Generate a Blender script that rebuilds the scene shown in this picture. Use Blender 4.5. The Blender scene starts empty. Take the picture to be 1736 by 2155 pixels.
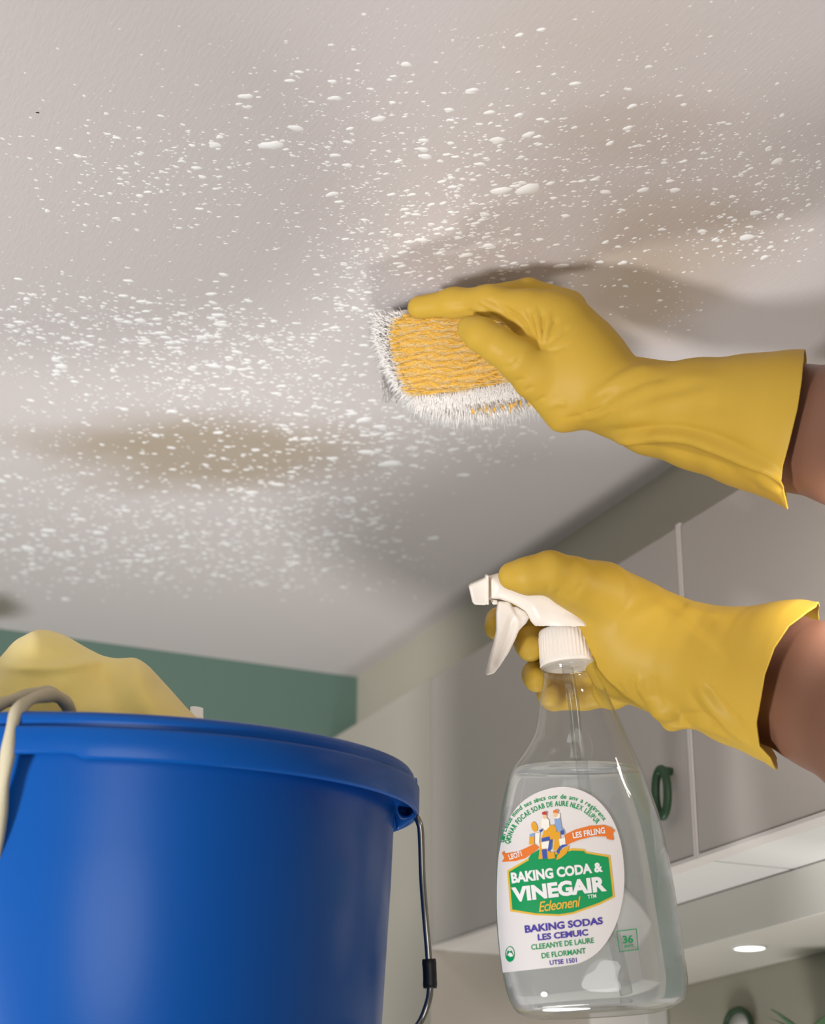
import bpy, bmesh, math, random
import numpy as np
from mathutils import Vector, Matrix

# ------------------------------------------------------------------ camera, world, lights, exposure
SC = bpy.context.scene
COL = SC.collection
FPX, CX, CY = 4000.0, 868.0, 1077.5          # focal length in pixels of the 1736 x 2155 frame
PITCH, YAW = math.radians(22), math.radians(25)
CAM = np.array([0.0, 0.0, 1.72])
Fv = np.array([math.sin(YAW) * math.cos(PITCH), math.cos(YAW) * math.cos(PITCH), math.sin(PITCH)])
Rv = np.array([math.cos(YAW), -math.sin(YAW), 0.0])
Uv = np.cross(Rv, Fv)
HV = np.array([math.sin(YAW), math.cos(YAW), 0.0])
cam_d = bpy.data.cameras.new('camera')
cam_d.sensor_fit = 'VERTICAL'
cam_d.sensor_height = 36.0
cam_d.lens = 36.0 * FPX / 2155.0
cam_d.clip_start = 0.02
cam_d.dof.use_dof = True
cam_d.dof.focus_distance = 1.43
cam_d.dof.aperture_fstop = 7.5
cam = bpy.data.objects.new('camera', cam_d)
COL.objects.link(cam)
cam.location = CAM
cam.rotation_euler = (math.pi / 2 + PITCH, 0, -YAW)
SC.camera = cam

SC.view_settings.view_transform = 'Standard'
SC.view_settings.look = 'None'
SC.view_settings.gamma = 1.0
SC.view_settings.exposure = 0.08
try:
    SC.view_settings.use_curve_mapping = False
except Exception:
    pass
SC.cycles.use_denoising = True
SC.cycles.max_bounces = 14
SC.cycles.transmission_bounces = 12
SC.cycles.transparent_max_bounces = 16
SC.cycles.caustics_refractive = True

world = bpy.data.worlds.new('world')
SC.world = world
world.use_nodes = True
world.node_tree.nodes['Background'].inputs[0].default_value = (1.0, 0.97, 0.95, 1)
world.node_tree.nodes['Background'].inputs[1].default_value = 0.25


def rhz(r, h, z):
    """room point from: metres right of, ahead of and above the camera"""
    return CAM + Rv * r + HV * h + np.array([0, 0, z])


def area(name, loc, target, size, power, color=(1, 1, 1), size_y=None, spread=180):
    d = bpy.data.lights.new(name, 'AREA')
    d.energy = power
    d.color = color
    d.spread = math.radians(spread)
    d.shape = 'RECTANGLE' if size_y else 'DISK'
    d.size = size
    if size_y:
        d.size_y = size_y
    o = bpy.data.objects.new(name, d)
    COL.objects.link(o)
    o.location = loc
    v = Vector(np.array(target) - np.array(loc))
    o.rotation_euler = v.to_track_quat('-Z', 'Y').to_euler()
    return o


area('counter_light', rhz(0.02, 1.7, -0.75), rhz(0.0, 1.22, 0.75), 0.42, 5.4, (1.0, 0.985, 0.97), spread=150)
area('window_light', rhz(0.45, -0.8, -0.2), rhz(0.0, 1.5, 0.6), 1.0, 6, (1.0, 0.985, 0.98), spread=140)
area('side_fill', rhz(-1.45, -0.25, -0.85), rhz(-0.35, 1.6, 0.78), 0.35, 9.6, (1.0, 0.985, 0.985), spread=68)  # unseen fill light, added to brighten the top and left of the ceiling
area('door_fill', rhz(0.35, 1.2, 0.46), rhz(0.34, 1.55, 0.47), 0.08, 0.6, (1.0, 0.985, 0.98), spread=150)  # added fill without a fitting, brightens the right cabinet door

ZC = CAM[2] + 0.78                            # ceiling height


def lin(c):
    c = c / 255.0
    return c / 12.92 if c <= 0.04045 else ((c + 0.055) / 1.055) ** 2.4


def rgb(r, g, b):
    return (lin(r), lin(g), lin(b), 1.0)


# ------------------------------------------------------------------ pixel <-> room helpers
def ray(px, py):
    return Fv + (px - CX) / FPX * Rv + (CY - py) / FPX * Uv


def P(px, py, d):
    return CAM + d * ray(px, py)


def Pax(px, py, axis, val):
    v = ray(px, py)
    return CAM + v * ((val - CAM[axis]) / v[axis])


def q(px, py, d):
    """camera-frame metres (right, up, forward)"""
    return np.array([d * (px - CX) / FPX, d * (CY - py) / FPX, d])


def cam2world(V):
    V = np.asarray(V, dtype=np.float64)
    return CAM + V[:, 0:1] * Rv + V[:, 1:2] * Uv + V[:, 2:3] * Fv


def world2cam(V):
    D = np.asarray(V, dtype=np.float64) - CAM
    return np.stack([D @ Rv, D @ Uv, D @ Fv], 1)


def cam2px(V):
    return CX + FPX * V[:, 0] / V[:, 2], CY - FPX * V[:, 1] / V[:, 2]


# ------------------------------------------------------------------ materials
def mat(name, col, rough=0.5, metal=0.0, spec=0.5, bump=None, vary=None, coat=0.0, sss=0.0, trans=0.0, ior=1.45, sheen=0.0):
    m = bpy.data.materials.new(name)
    m.use_nodes = True
    nt = m.node_tree
    b = nt.nodes['Principled BSDF']
    b.inputs['Base Color'].default_value = col
    b.inputs['Roughness'].default_value = rough
    b.inputs['Metallic'].default_value = metal
    b.inputs['Specular IOR Level'].default_value = spec
    b.inputs['Coat Weight'].default_value = coat
    b.inputs['Coat Roughness'].default_value = 0.1
    b.inputs['Sheen Weight'].default_value = sheen
    b.inputs['IOR'].default_value = ior
    b.inputs['Transmission Weight'].default_value = trans
    if sss:
        b.inputs['Subsurface Weight'].default_value = sss
        b.inputs['Subsurface Radius'].default_value = (0.012, 0.006, 0.002)
        b.inputs['Subsurface Scale'].default_value = 0.4
    tc = nt.nodes.new('ShaderNodeTexCoord')
    if bump:
        scale, strength, dist, stretch = bump
        mp = nt.nodes.new('ShaderNodeMapping')
        mp.inputs['Scale'].default_value = stretch
        n = nt.nodes.new('ShaderNodeTexNoise')
        n.inputs['Scale'].default_value = scale
        n.inputs['Detail'].default_value = 5
        bp = nt.nodes.new('ShaderNodeBump')
        bp.inputs['Strength'].default_value = strength
        bp.inputs['Distance'].default_value = dist
        nt.links.new(tc.outputs['Object'], mp.inputs['Vector'])
        nt.links.new(mp.outputs['Vector'], n.inputs['Vector'])
        nt.links.new(n.outputs['Fac'], bp.inputs['Height'])
        nt.links.new(bp.outputs['Normal'], b.inputs['Normal'])
    if vary:
        scale, col2, lo, hi, stretch = vary
        mp = nt.nodes.new('ShaderNodeMapping')
        mp.inputs['Scale'].default_value = stretch
        n = nt.nodes.new('ShaderNodeTexNoise')
        n.inputs['Scale'].default_value = scale
        n.inputs['Detail'].default_value = 4
        rp = nt.nodes.new('ShaderNodeValToRGB')
        rp.color_ramp.elements[0].position = lo
        rp.color_ramp.elements[1].position = hi
        rp.color_ramp.elements[0].color = col
        rp.color_ramp.elements[1].color = col2
        nt.links.new(tc.outputs['Object'], mp.inputs['Vector'])
        nt.links.new(mp.outputs['Vector'], n.inputs['Vector'])
        nt.links.new(n.outputs['Fac'], rp.inputs['Fac'])
        nt.links.new(rp.outputs['Color'], b.inputs['Base Color'])
    return m


def clear_plastic(name, tint, ior=1.5, gain=1.0, rough=0.03):
    m = bpy.data.materials.new(name)
    m.use_nodes = True
    nt = m.node_tree
    nt.nodes.remove(nt.nodes['Principled BSDF'])
    out = nt.nodes['Material Output']
    t = nt.nodes.new('ShaderNodeBsdfTransparent')
    t.inputs[0].default_value = tint
    g = nt.nodes.new('ShaderNodeBsdfGlossy')
    g.inputs['Roughness'].default_value = rough
    fr = nt.nodes.new('ShaderNodeLayerWeight')
    fr.inputs['Blend'].default_value = 0.5
    pw = nt.nodes.new('ShaderNodeMath')
    pw.operation = 'POWER'
    pw.inputs[1].default_value = 3.2
    ml = nt.nodes.new('ShaderNodeMath')
    ml.operation = 'MULTIPLY_ADD'
    ml.use_clamp = True
    ml.inputs[1].default_value = 0.75 * gain
    ml.inputs[2].default_value = 0.04 * gain
    mx = nt.nodes.new('ShaderNodeMixShader')
    nz = nt.nodes.new('ShaderNodeTexNoise')
    nz.inputs['Scale'].default_value = 22
    nz.inputs['Detail'].default_value = 2
    bp = nt.nodes.new('ShaderNodeBump')
    bp.inputs['Strength'].default_value = 0.35
    bp.inputs['Distance'].default_value = 0.004
    tc = nt.nodes.new('ShaderNodeTexCoord')
    nt.links.new(tc.outputs['Object'], nz.inputs['Vector'])
    nt.links.new(nz.outputs['Fac'], bp.inputs['Height'])
    nt.links.new(bp.outputs['Normal'], g.inputs['Normal'])
    nt.links.new(bp.outputs['Normal'], fr.inputs['Normal'])
    nt.links.new(fr.outputs['Facing'], pw.inputs[0])
    nt.links.new(pw.outputs[0], ml.inputs[0])
    nt.links.new(ml.outputs[0], mx.inputs[0])
    nt.links.new(t.outputs[0], mx.inputs[1])
    nt.links.new(g.outputs[0], mx.inputs[2])
    nt.links.new(mx.outputs[0], out.inputs['Surface'])
    return m


def lamp_mat(name, col, strength):
    m = bpy.data.materials.new(name)
    m.use_nodes = True
    b = m.node_tree.nodes['Principled BSDF']
    b.inputs['Base Color'].default_value = (0.9, 0.9, 0.9, 1)
    b.inputs['Emission Color'].default_value = col
    b.inputs['Emission Strength'].default_value = strength
    return m


M = {}
M['droplet'] = mat('foam', (0.90, 0.89, 0.87, 1), 0.35)
M['green_wall'] = mat('green_paint', rgb(98, 124, 112), 0.6, bump=(60, 0.1, 0.001, (1, 1, 1)))
M['right_wall'] = mat('beige_paint', rgb(176, 172, 154), 0.6)
M['tall'] = mat('tall_panel_lacquer', rgb(192, 184, 172), 0.4)
M['frame'] = mat('frame_lacquer', rgb(236, 228, 222), 0.35)
M['soffit'] = mat('soffit_paint', rgb(186, 180, 164), 0.6)
M['floor'] = mat('floor_tile', rgb(205, 198, 188), 0.45)
M['door_panel'] = mat('cabinet_lacquer', rgb(200, 191, 184), 0.38)
M['carcass'] = mat('cabinet_white', rgb(236, 233, 229), 0.45)
M['hood'] = mat('hood_enamel', rgb(214, 210, 200), 0.4)
M['dark_green'] = mat('dark_green_enamel', rgb(48, 78, 52), 0.45)
M['leaf'] = mat('leaf', rgb(86, 122, 84), 0.5)
M['glove'] = mat('yellow_latex', (0.545, 0.345, 0.046, 1), 0.48, spec=0.22, sss=0.12, bump=(300, 0.05, 0.0005, (1, 1, 1)))
M['skin'] = mat('brown_skin', (0.205, 0.098, 0.062, 1), 0.42, spec=0.4, sss=0.1, bump=(420, 0.12, 0.0006, (1, 1, 1)))
M['shirt'] = mat('grey_cotton', rgb(120, 125, 132), 0.9, sheen=0.2)
M['hair'] = mat('black_hair', rgb(26, 22, 20), 0.6)
M['bucket'] = mat('blue_plastic', rgb(15, 88, 170), 0.27, spec=0.30, vary=(3.0, rgb(13, 74, 152), 0.35, 0.75, (1, 1, 0.4)))
M['wire'] = mat('steel_wire', rgb(150, 146, 140), 0.28, metal=1.0)
M['black'] = mat('black_rubber', rgb(24, 25, 28), 0.45)
M['cloth'] = mat('yellow_cloth', rgb(252, 230, 142), 0.95, sheen=0.25, bump=(900, 0.35, 0.0006, (1, 1, 1)), vary=(9, rgb(244, 218, 124), 0.35, 0.7, (1, 1, 1)))
M['cord'] = mat('beige_cord', rgb(196, 186, 158), 0.95, bump=(500, 0.4, 0.0008, (1, 1, 1)))
M['paper'] = mat('white_paper', rgb(240, 240, 238), 0.8)
M['white_plastic'] = mat('white_plastic', rgb(238, 228, 216), 0.38, sss=0.1)
M['bristle'] = mat('white_bristle', rgb(252, 248, 244), 0.6)
M['brush_core'] = mat('bristle_base', rgb(246, 241, 236), 0.9)
M['pad'] = mat('yellow_fibre', rgb(222, 178, 84), 0.9)
M['tuft'] = mat('yellow_tuft', rgb(236, 186, 76), 0.8)
M['label'] = mat('label_paper', rgb(228, 222, 217), 0.5)
M['tuft_pale'] = mat('pale_tuft', rgb(226, 200, 146), 0.85)
for nm, c in dict(green=(0, 150, 84), purple=(72, 54, 158), orange=(232, 122, 44), gold=(230, 184, 62), white=(240, 238, 235),
                  amber=(232, 166, 40), blue=(58, 88, 168), paleblue=(136, 168, 212), red=(190, 58, 48), peach=(236, 196, 150), cream=(246, 240, 226), navy=(50, 56, 120)).items():
    M['ink_' + nm] = mat('ink_' + nm, rgb(*c), 0.5)
M['bottle'] = clear_plastic('clear_plastic', (0.965, 0.97, 0.965, 1), 1.5, 1.25)
M['liquid'] = mat('clear_liquid', (0.95, 0.965, 0.96, 1), 0.0, trans=0.81, ior=1.33)
M['tube'] = clear_plastic('dip_tube_plastic', (0.86, 0.86, 0.84, 1), 1.5, 1.6, 0.25)
M['lamp'] = lamp_mat('downlight_lens', (1, 0.98, 0.94, 1), 3.0)


# ------------------------------------------------------------------ object helpers
def link_mesh(name, V, faces, m, parent=None, smooth=True, origin=None):
    V = np.asarray(V, dtype=np.float64)
    if origin is None:
        lo, hi = V.min(0), V.max(0)
        origin = np.array([(lo[0] + hi[0]) / 2, (lo[1] + hi[1]) / 2, lo[2]])
    me = bpy.data.meshes.new(name)
    me.from_pydata((V - origin).tolist(), [], [tuple(int(i) for i in f) for f in faces] if not isinstance(faces, np.ndarray) else faces.tolist())
    me.update()
    if smooth:
        me.polygons.foreach_set('use_smooth', [True] * len(me.polygons))
    if m:
        me.materials.append(m)
    o = bpy.data.objects.new(name, me)
    COL.objects.link(o)
    put(o, origin, parent)
    return o


def wloc(o):
    v = np.array(o.location)
    while o.parent is not None:
        o = o.parent
        v = v + np.array(o.location)
    return v


def put(o, origin, parent):
    if parent is not None:
        o.parent = parent
        o.location = np.array(origin) - wloc(parent)
    else:
        o.location = origin


def thing(name, label, cat, loc, group=None):
    o = bpy.data.objects.new(name, None)
    o.empty_display_size = 0.05
    COL.objects.link(o)
    o.location = loc
    tag(o, label, cat, group)
    return o


def tag(o, label, cat, group=None):
    o['label'] = label
    o['category'] = cat
    if group:
        o['group'] = group
    return o


def struct(o, label=None):
    o['kind'] = 'structure'
    if label:
        o['label'] = label
    return o


def box(lo, hi):
    x0, y0, z0 = lo
    x1, y1, z1 = hi
    V = [(x0, y0, z0), (x1, y0, z0), (x1, y1, z0), (x0, y1, z0), (x0, y0, z1), (x1, y0, z1), (x1, y1, z1), (x0, y1, z1)]
    Fc = [(0, 3, 2, 1), (4, 5, 6, 7), (0, 1, 5, 4), (1, 2, 6, 5), (2, 3, 7, 6), (3, 0, 4, 7)]
    return V, Fc


def box_obj(name, lo, hi, m, parent=None, bevel=0.0):
    V, Fc = box(lo, hi)
    o = link_mesh(name, V, Fc, m, parent, smooth=False)
    if bevel:
        b = o.modifiers.new('bevel', 'BEVEL')
        b.width = bevel
        b.segments = 3
        for p in o.data.polygons:
            p.use_smooth = True
        w = o.modifiers.new('wn', 'WEIGHTED_NORMAL')
    return o


def catmull(pts, n):
    pts = np.asarray(pts, dtype=np.float64)
    if len(pts) < 3:
        t = np.linspace(0, 1, n)[:, None]
        return pts[0] * (1 - t) + pts[1] * t
    ext = np.vstack([2 * pts[0] - pts[1], pts, 2 * pts[-1] - pts[-2]])
    out = []
    ts = np.linspace(0, len(pts) - 1 - 1e-9, n)
    for t in ts:
        i = int(t)
        f = t - i
        p0, p1, p2, p3 = ext[i], ext[i + 1], ext[i + 2], ext[i + 3]
        out.append(0.5 * ((2 * p1) + (-p0 + p2) * f + (2 * p0 - 5 * p1 + 4 * p2 - p3) * f * f + (-p0 + 3 * p1 - 3 * p2 + p3) * f ** 3))
    return np.array(out)


def tube(path, rad, seg=12, caps=True, closed=False):
    path = np.asarray(path, dtype=np.float64)
    n = len(path)
    rad = np.full(n, rad) if np.isscalar(rad) else np.asarray(rad)
    T = np.gradient(path, axis=0) if not closed else np.roll(path, -1, 0) - np.roll(path, 1, 0)
    T /= np.linalg.norm(T, axis=1)[:, None]
    a = np.array([0.0, 0, 1.0]) if abs(T[0][2]) < 0.9 else np.array([1.0, 0, 0])
    u = np.cross(T[0], a)
    u /= np.linalg.norm(u)
    V, Fc = [], []
    for i in range(n):
        u = u - T[i] * (u @ T[i])
        u /= np.linalg.norm(u)
        v = np.cross(T[i], u)
        for k in range(seg):
            an = 2 * math.pi * k / seg
            V.append(path[i] + rad[i] * (math.cos(an) * u + math.sin(an) * v))
    m = n if closed else n - 1
    for i in range(m):
        j = (i + 1) % n
        for k in range(seg):
            l = (k + 1) % seg
            Fc.append((i * seg + k, i * seg + l, j * seg + l, j * seg + k))
    if caps and not closed:
        Fc.append(tuple(range(seg - 1, -1, -1)))
        Fc.append(tuple((n - 1) * seg + k for k in range(seg)))
    return np.array(V), Fc


def interp(x, xs, ys):
    return np.interp(x, xs, ys)


# ------------------------------------------------------------------ signed-distance modelling
class Grid:
    def __init__(self, lo, hi, h):
        self.lo = np.array(lo, dtype=np.float32)
        self.h = h
        n = np.ceil((np.array(hi) - np.array(lo)) / h).astype(int) + 1
        self.ax = [self.lo[i] + h * np.arange(n[i], dtype=np.float32) for i in range(3)]
        self.V = np.full(n, 1.0, dtype=np.float32)

    def block(self, lo, hi):
        sl = []
        for i in range(3):
            a = max(0, int((lo[i] - self.lo[i]) / self.h))
            b = min(len(self.ax[i]), int((hi[i] - self.lo[i]) / self.h) + 2)
            if b <= a:
                return None, None
            sl.append(slice(a, b))
        X = self.ax[0][sl[0]][:, None, None]
        Y = self.ax[1][sl[1]][None, :, None]
        Z = self.ax[2][sl[2]][None, None, :]
        return tuple(sl), (X, Y, Z)

    def join(self, sl, d, k, sub=False):
        A = self.V[sl]
        if sub:
            d = -d
            if k > 0:
                self.V[sl] = np.maximum(A, d) + np.maximum(k - np.abs(A - d), 0) ** 2 / (4 * k)
            else:
                self.V[sl] = np.maximum(A, d)
        elif k > 0:
            self.V[sl] = np.minimum(A, d) - np.maximum(k - np.abs(A - d), 0) ** 2 / (4 * k)
        else:
            self.V[sl] = np.minimum(A, d)

    def cone(self, c0, r0, c1, r1, k=0.004, w=None, b0=None, b1=None, sub=False):
        """tapered elliptic capsule: radii r along w, b along the third axis"""
        c0, c1 = np.array(c0, float), np.array(c1, float)
        b0 = r0 if b0 is None else b0
        b1 = r1 if b1 is None else b1
        t = c1 - c0
        L = np.linalg.norm(t)
        if L < 1e-6:
            t = np.array([1.0, 0, 0])
            L = 1e-6
        else:
            t = t / L
        w = np.array([0, 1.0, 0]) if w is None else np.array(w, float)
        w = w - t * (w @ t)
        w /= np.linalg.norm(w)
        n = np.cross(t, w)
        R = max(r0, r1, b0, b1) + k + 2 * self.h
        sl, X = self.block(np.minimum(c0, c1) - R, np.maximum(c0, c1) + R)
        if sl is None:
            return
        ex, ey, ez = X[0] - c0[0], X[1] - c0[1], X[2] - c0[2]
        st = ex * t[0] + ey * t[1] + ez * t[2]
        s = np.clip(st / L, 0, 1)
        res = st - s * L
        a = ex * w[0] + ey * w[1] + ez * w[2]
        b = ex * n[0] + ey * n[1] + ez * n[2]
        ra = r0 + (r1 - r0) * s
        rb = b0 + (b1 - b0) * s
        rm = np.minimum(ra, rb)
        Q = np.sqrt((a / ra) ** 2 + (b / rb) ** 2 + (res / rm) ** 2)
        self.join(sl, (Q - 1) * rm, k, sub)

    def chain(self, pts, k=0.004, sub=False):
        """pts: (centre, r)"""
        for (a, ra), (b, rb) in zip(pts[:-1], pts[1:]):
            self.cone(a, ra, b, rb, k, sub=sub)

    def rows(self, rows, k=0.006):
        """rows: (xa,ya,xb,yb,depth,half thickness): an elliptic tube between two outlines"""
        S = []
        for xa, ya, xb, yb, d, th in rows:
            A, B = q(xa, ya, d), q(xb, yb, d)
            S.append(((A + B) / 2, np.linalg.norm(A - B) / 2, (A - B), th))
        for a, b in zip(S[:-1], S[1:]):
            self.cone(a[0], a[1], b[0], b[1], k, w=(a[2] / np.linalg.norm(a[2]) + b[2] / np.linalg.norm(b[2])), b0=a[3], b1=b[3])

    def ext_poly(self, poly, dmid, half, r, k=0.0):
        """2-D outline (pixels) at depth dmid, extruded +-half with edges rounded by r"""
        pts = np.array([q(x, y, dmid)[:2] for x, y in poly])
        R = k + 3 * self.h
        lo = np.array([pts[:, 0].min() - R, pts[:, 1].min() - R, dmid - half - R])
        hi = np.array([pts[:, 0].max() + R, pts[:, 1].max() + R, dmid + half + R])
        sl, X = self.block(lo, hi)
        x, y = X[0][:, :, 0], X[1][:, :, 0]
        x, y = np.broadcast_arrays(x, y)
        d2 = np.full(x.shape, 1e9)
        ins = np.zeros(x.shape, bool)
        n = len(pts)
        for i in range(n):
            a, b = pts[i], pts[(i + 1) % n]
            e = b - a
            px, py = x - a[0], y - a[1]
            t = np.clip((px * e[0] + py * e[1]) / (e @ e + 1e-12), 0, 1)
            d2 = np.minimum(d2, (px - t * e[0]) ** 2 + (py - t * e[1]) ** 2)
            c = ((a[1] > y) != (b[1] > y)) & (x < (b[0] - a[0]) * (y - a[1]) / (b[1] - a[1] + 1e-15) + a[0])
            ins ^= c
        d = np.sqrt(d2)
        d = np.where(ins, -d, d)[:, :, None].astype(np.float32)
        z = np.abs(X[2] - dmid) - half
        a = d + r
        b = z + r
        o = np.sqrt(np.maximum(a, 0) ** 2 + np.maximum(b, 0) ** 2) + np.minimum(np.maximum(a, b), 0) - r
        self.join(sl, o, k)

    def mesh(self, smooth=2):
        V = self.V
        s = V < 0
        c = np.zeros(tuple(np.array(V.shape) - 1), np.int8)
        n0, n1, n2 = V.shape
        cor = [(i, j, k) for i in (0, 1) for j in (0, 1) for k in (0, 1)]
        for i, j, k in cor:
            c += s[i:n0 - 1 + i, j:n1 - 1 + j, k:n2 - 1 + k]
        act = (c > 0) & (c < 8)
        I, J, K = np.nonzero(act)
        idx = np.full(act.shape, -1, np.int64)
        idx[I, J, K] = np.arange(len(I))
        pos = np.zeros((len(I), 3))
        cnt = np.zeros(len(I))
        for a in cor:
            for ax in range(3):
                if a[ax]:
                    continue
                b = list(a)
                b[ax] = 1
                va = V[I + a[0], J + a[1], K + a[2]]
                vb = V[I + b[0], J + b[1], K + b[2]]
                m = (va < 0) != (vb < 0)
                t = np.where(m, va / np.where(m, va - vb, 1), 0)
                for d in range(3):
                    pos[:, d] += np.where(m, a[d] + (t if d == ax else 0), 0)
                cnt += m
        verts = self.lo + self.h * (np.stack([I, J, K], 1) + pos / cnt[:, None])
        Fs = []
        for ax in range(3):
            s0 = np.moveaxis(s, ax, 0)
            id0 = np.moveaxis(idx, ax, 0)
            m = s0[:-1, 1:-1, 1:-1] != s0[1:, 1:-1, 1:-1]
            A, B, Cc = np.nonzero(m)
            ins = s0[:-1, 1:-1, 1:-1][A, B, Cc]
            B1, C1 = B + 1, Cc + 1
            quad = np.stack([id0[A, B1 - 1, C1 - 1], id0[A, B1, C1 - 1], id0[A, B1, C1], id0[A, B1 - 1, C1]], 1)
            flip = ins if ax == 1 else ~ins
            quad[flip] = quad[flip][:, ::-1]
            Fs.append(quad)
        faces = np.vstack(Fs)
        faces = faces[(faces >= 0).all(1)]
        for _ in range(smooth):
            verts = lap(verts, faces, 0.5)
        return verts, faces


def lap(V, Fq, f):
    n = len(V)
    k = Fq.shape[1]
    S = np.zeros((n, 3))
    c = np.zeros(n)
    for i in range(k):
        a, b = Fq[:, i], Fq[:, (i + 1) % k]
        for d in range(3):
            S[:, d] += np.bincount(a, V[b, d], n) + np.bincount(b, V[a, d], n)
        c += np.bincount(a, minlength=n) + np.bincount(b, minlength=n)
    ok = c > 0
    out = V.copy()
    out[ok] = V[ok] * (1 - f) + f * S[ok] / c[ok][:, None]
    return out


def vnormals(V, Fq):
    a = V[Fq[:, 2]] - V[Fq[:, 0]]
    b = V[Fq[:, 3 % Fq.shape[1]]] - V[Fq[:, 1]]
    fn = np.cross(a, b)
    N = np.zeros_like(V)
    for i in range(Fq.shape[1]):
        for d in range(3):
            N[:, d] += np.bincount(Fq[:, i], fn[:, d], len(V))
    return N / (np.linalg.norm(N, axis=1)[:, None] + 1e-12)


def creases(V, Fq, items):
    """ridges (+) and grooves (-) on the side seen from the camera: (pixel polyline, half width px, height m)"""
    N = vnormals(V, Fq)
    px, py = cam2px(V)
    view = V / np.linalg.norm(V, axis=1)[:, None]
    face = np.clip(-(N * view).sum(1) * 2.0, 0, 1)
    D = np.zeros(len(V))
    for pts, wpx, amp in items:
        pts = catmull(pts, max(6, 5 * len(pts)))
        best = np.full(len(V), 1e9)
        bt = np.zeros(len(V))
        n = len(pts) - 1
        for i in range(n):
            a, e = pts[i], pts[i + 1] - pts[i]
            t = np.clip(((px - a[0]) * e[0] + (py - a[1]) * e[1]) / (e @ e + 1e-9), 0, 1)
            d2 = (px - a[0] - t * e[0]) ** 2 + (py - a[1] - t * e[1]) ** 2
            m = d2 < best
            best[m] = d2[m]
            bt[m] = (i + t[m]) / n
        fade = np.clip(np.minimum(bt, 1 - bt) * 5 + 0.25, 0, 1)
        D += amp * fade * np.exp(-best / (wpx * wpx))
    return V + N * (D * face)[:, None]


def clip_mesh(V, faces, g):
    """keep g<0, cutting faces along g=0"""
    V = list(map(np.array, V))
    keep = g < 0
    out = []
    cache = {}
    g = list(g)

    def mid(a, b):
        key = (min(a, b), max(a, b))
        if key not in cache:
            t = g[a] / (g[a] - g[b])
            V.append(V[a] * (1 - t) + V[b] * t)
            cache[key] = len(V) - 1
        return cache[key]
    for f in faces:
        ks = [keep[i] for i in f]
        if all(ks):
            out.append(tuple(f))
        elif any(ks):
            poly = []
            for i in range(len(f)):
                a, b = f[i], f[(i + 1) % len(f)]
                if keep[a]:
                    poly.append(a)
                if keep[a] != keep[b]:
                    poly.append(mid(a, b))
            if len(poly) >= 3:
                out.append(tuple(poly))
    used = sorted({i for f in out for i in f})
    mp = {o: n for n, o in enumerate(used)}
    return np.array([V[i] for i in used]), [tuple(mp[i] for i in f) for f in out]

# ------------------------------------------------------------------ room shell
corner = Pax(752, 1425, 2, ZC)
XS, YB = corner[0], corner[1]                 # soffit face and back wall
XF = XS - 0.04                                # cabinet fronts
XH = XS + 0.064                               # hood front
XW = XS + 0.20                                # wall behind the cabinets
ZT = Pax(1555, 1022, 0, XF)[2]                # cabinet top
ZB = Pax(1480, 1804, 0, XF)[2]                # cabinet bottom
YSEAM = Pax(1448, 1500, 0, XF)[1]


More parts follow.
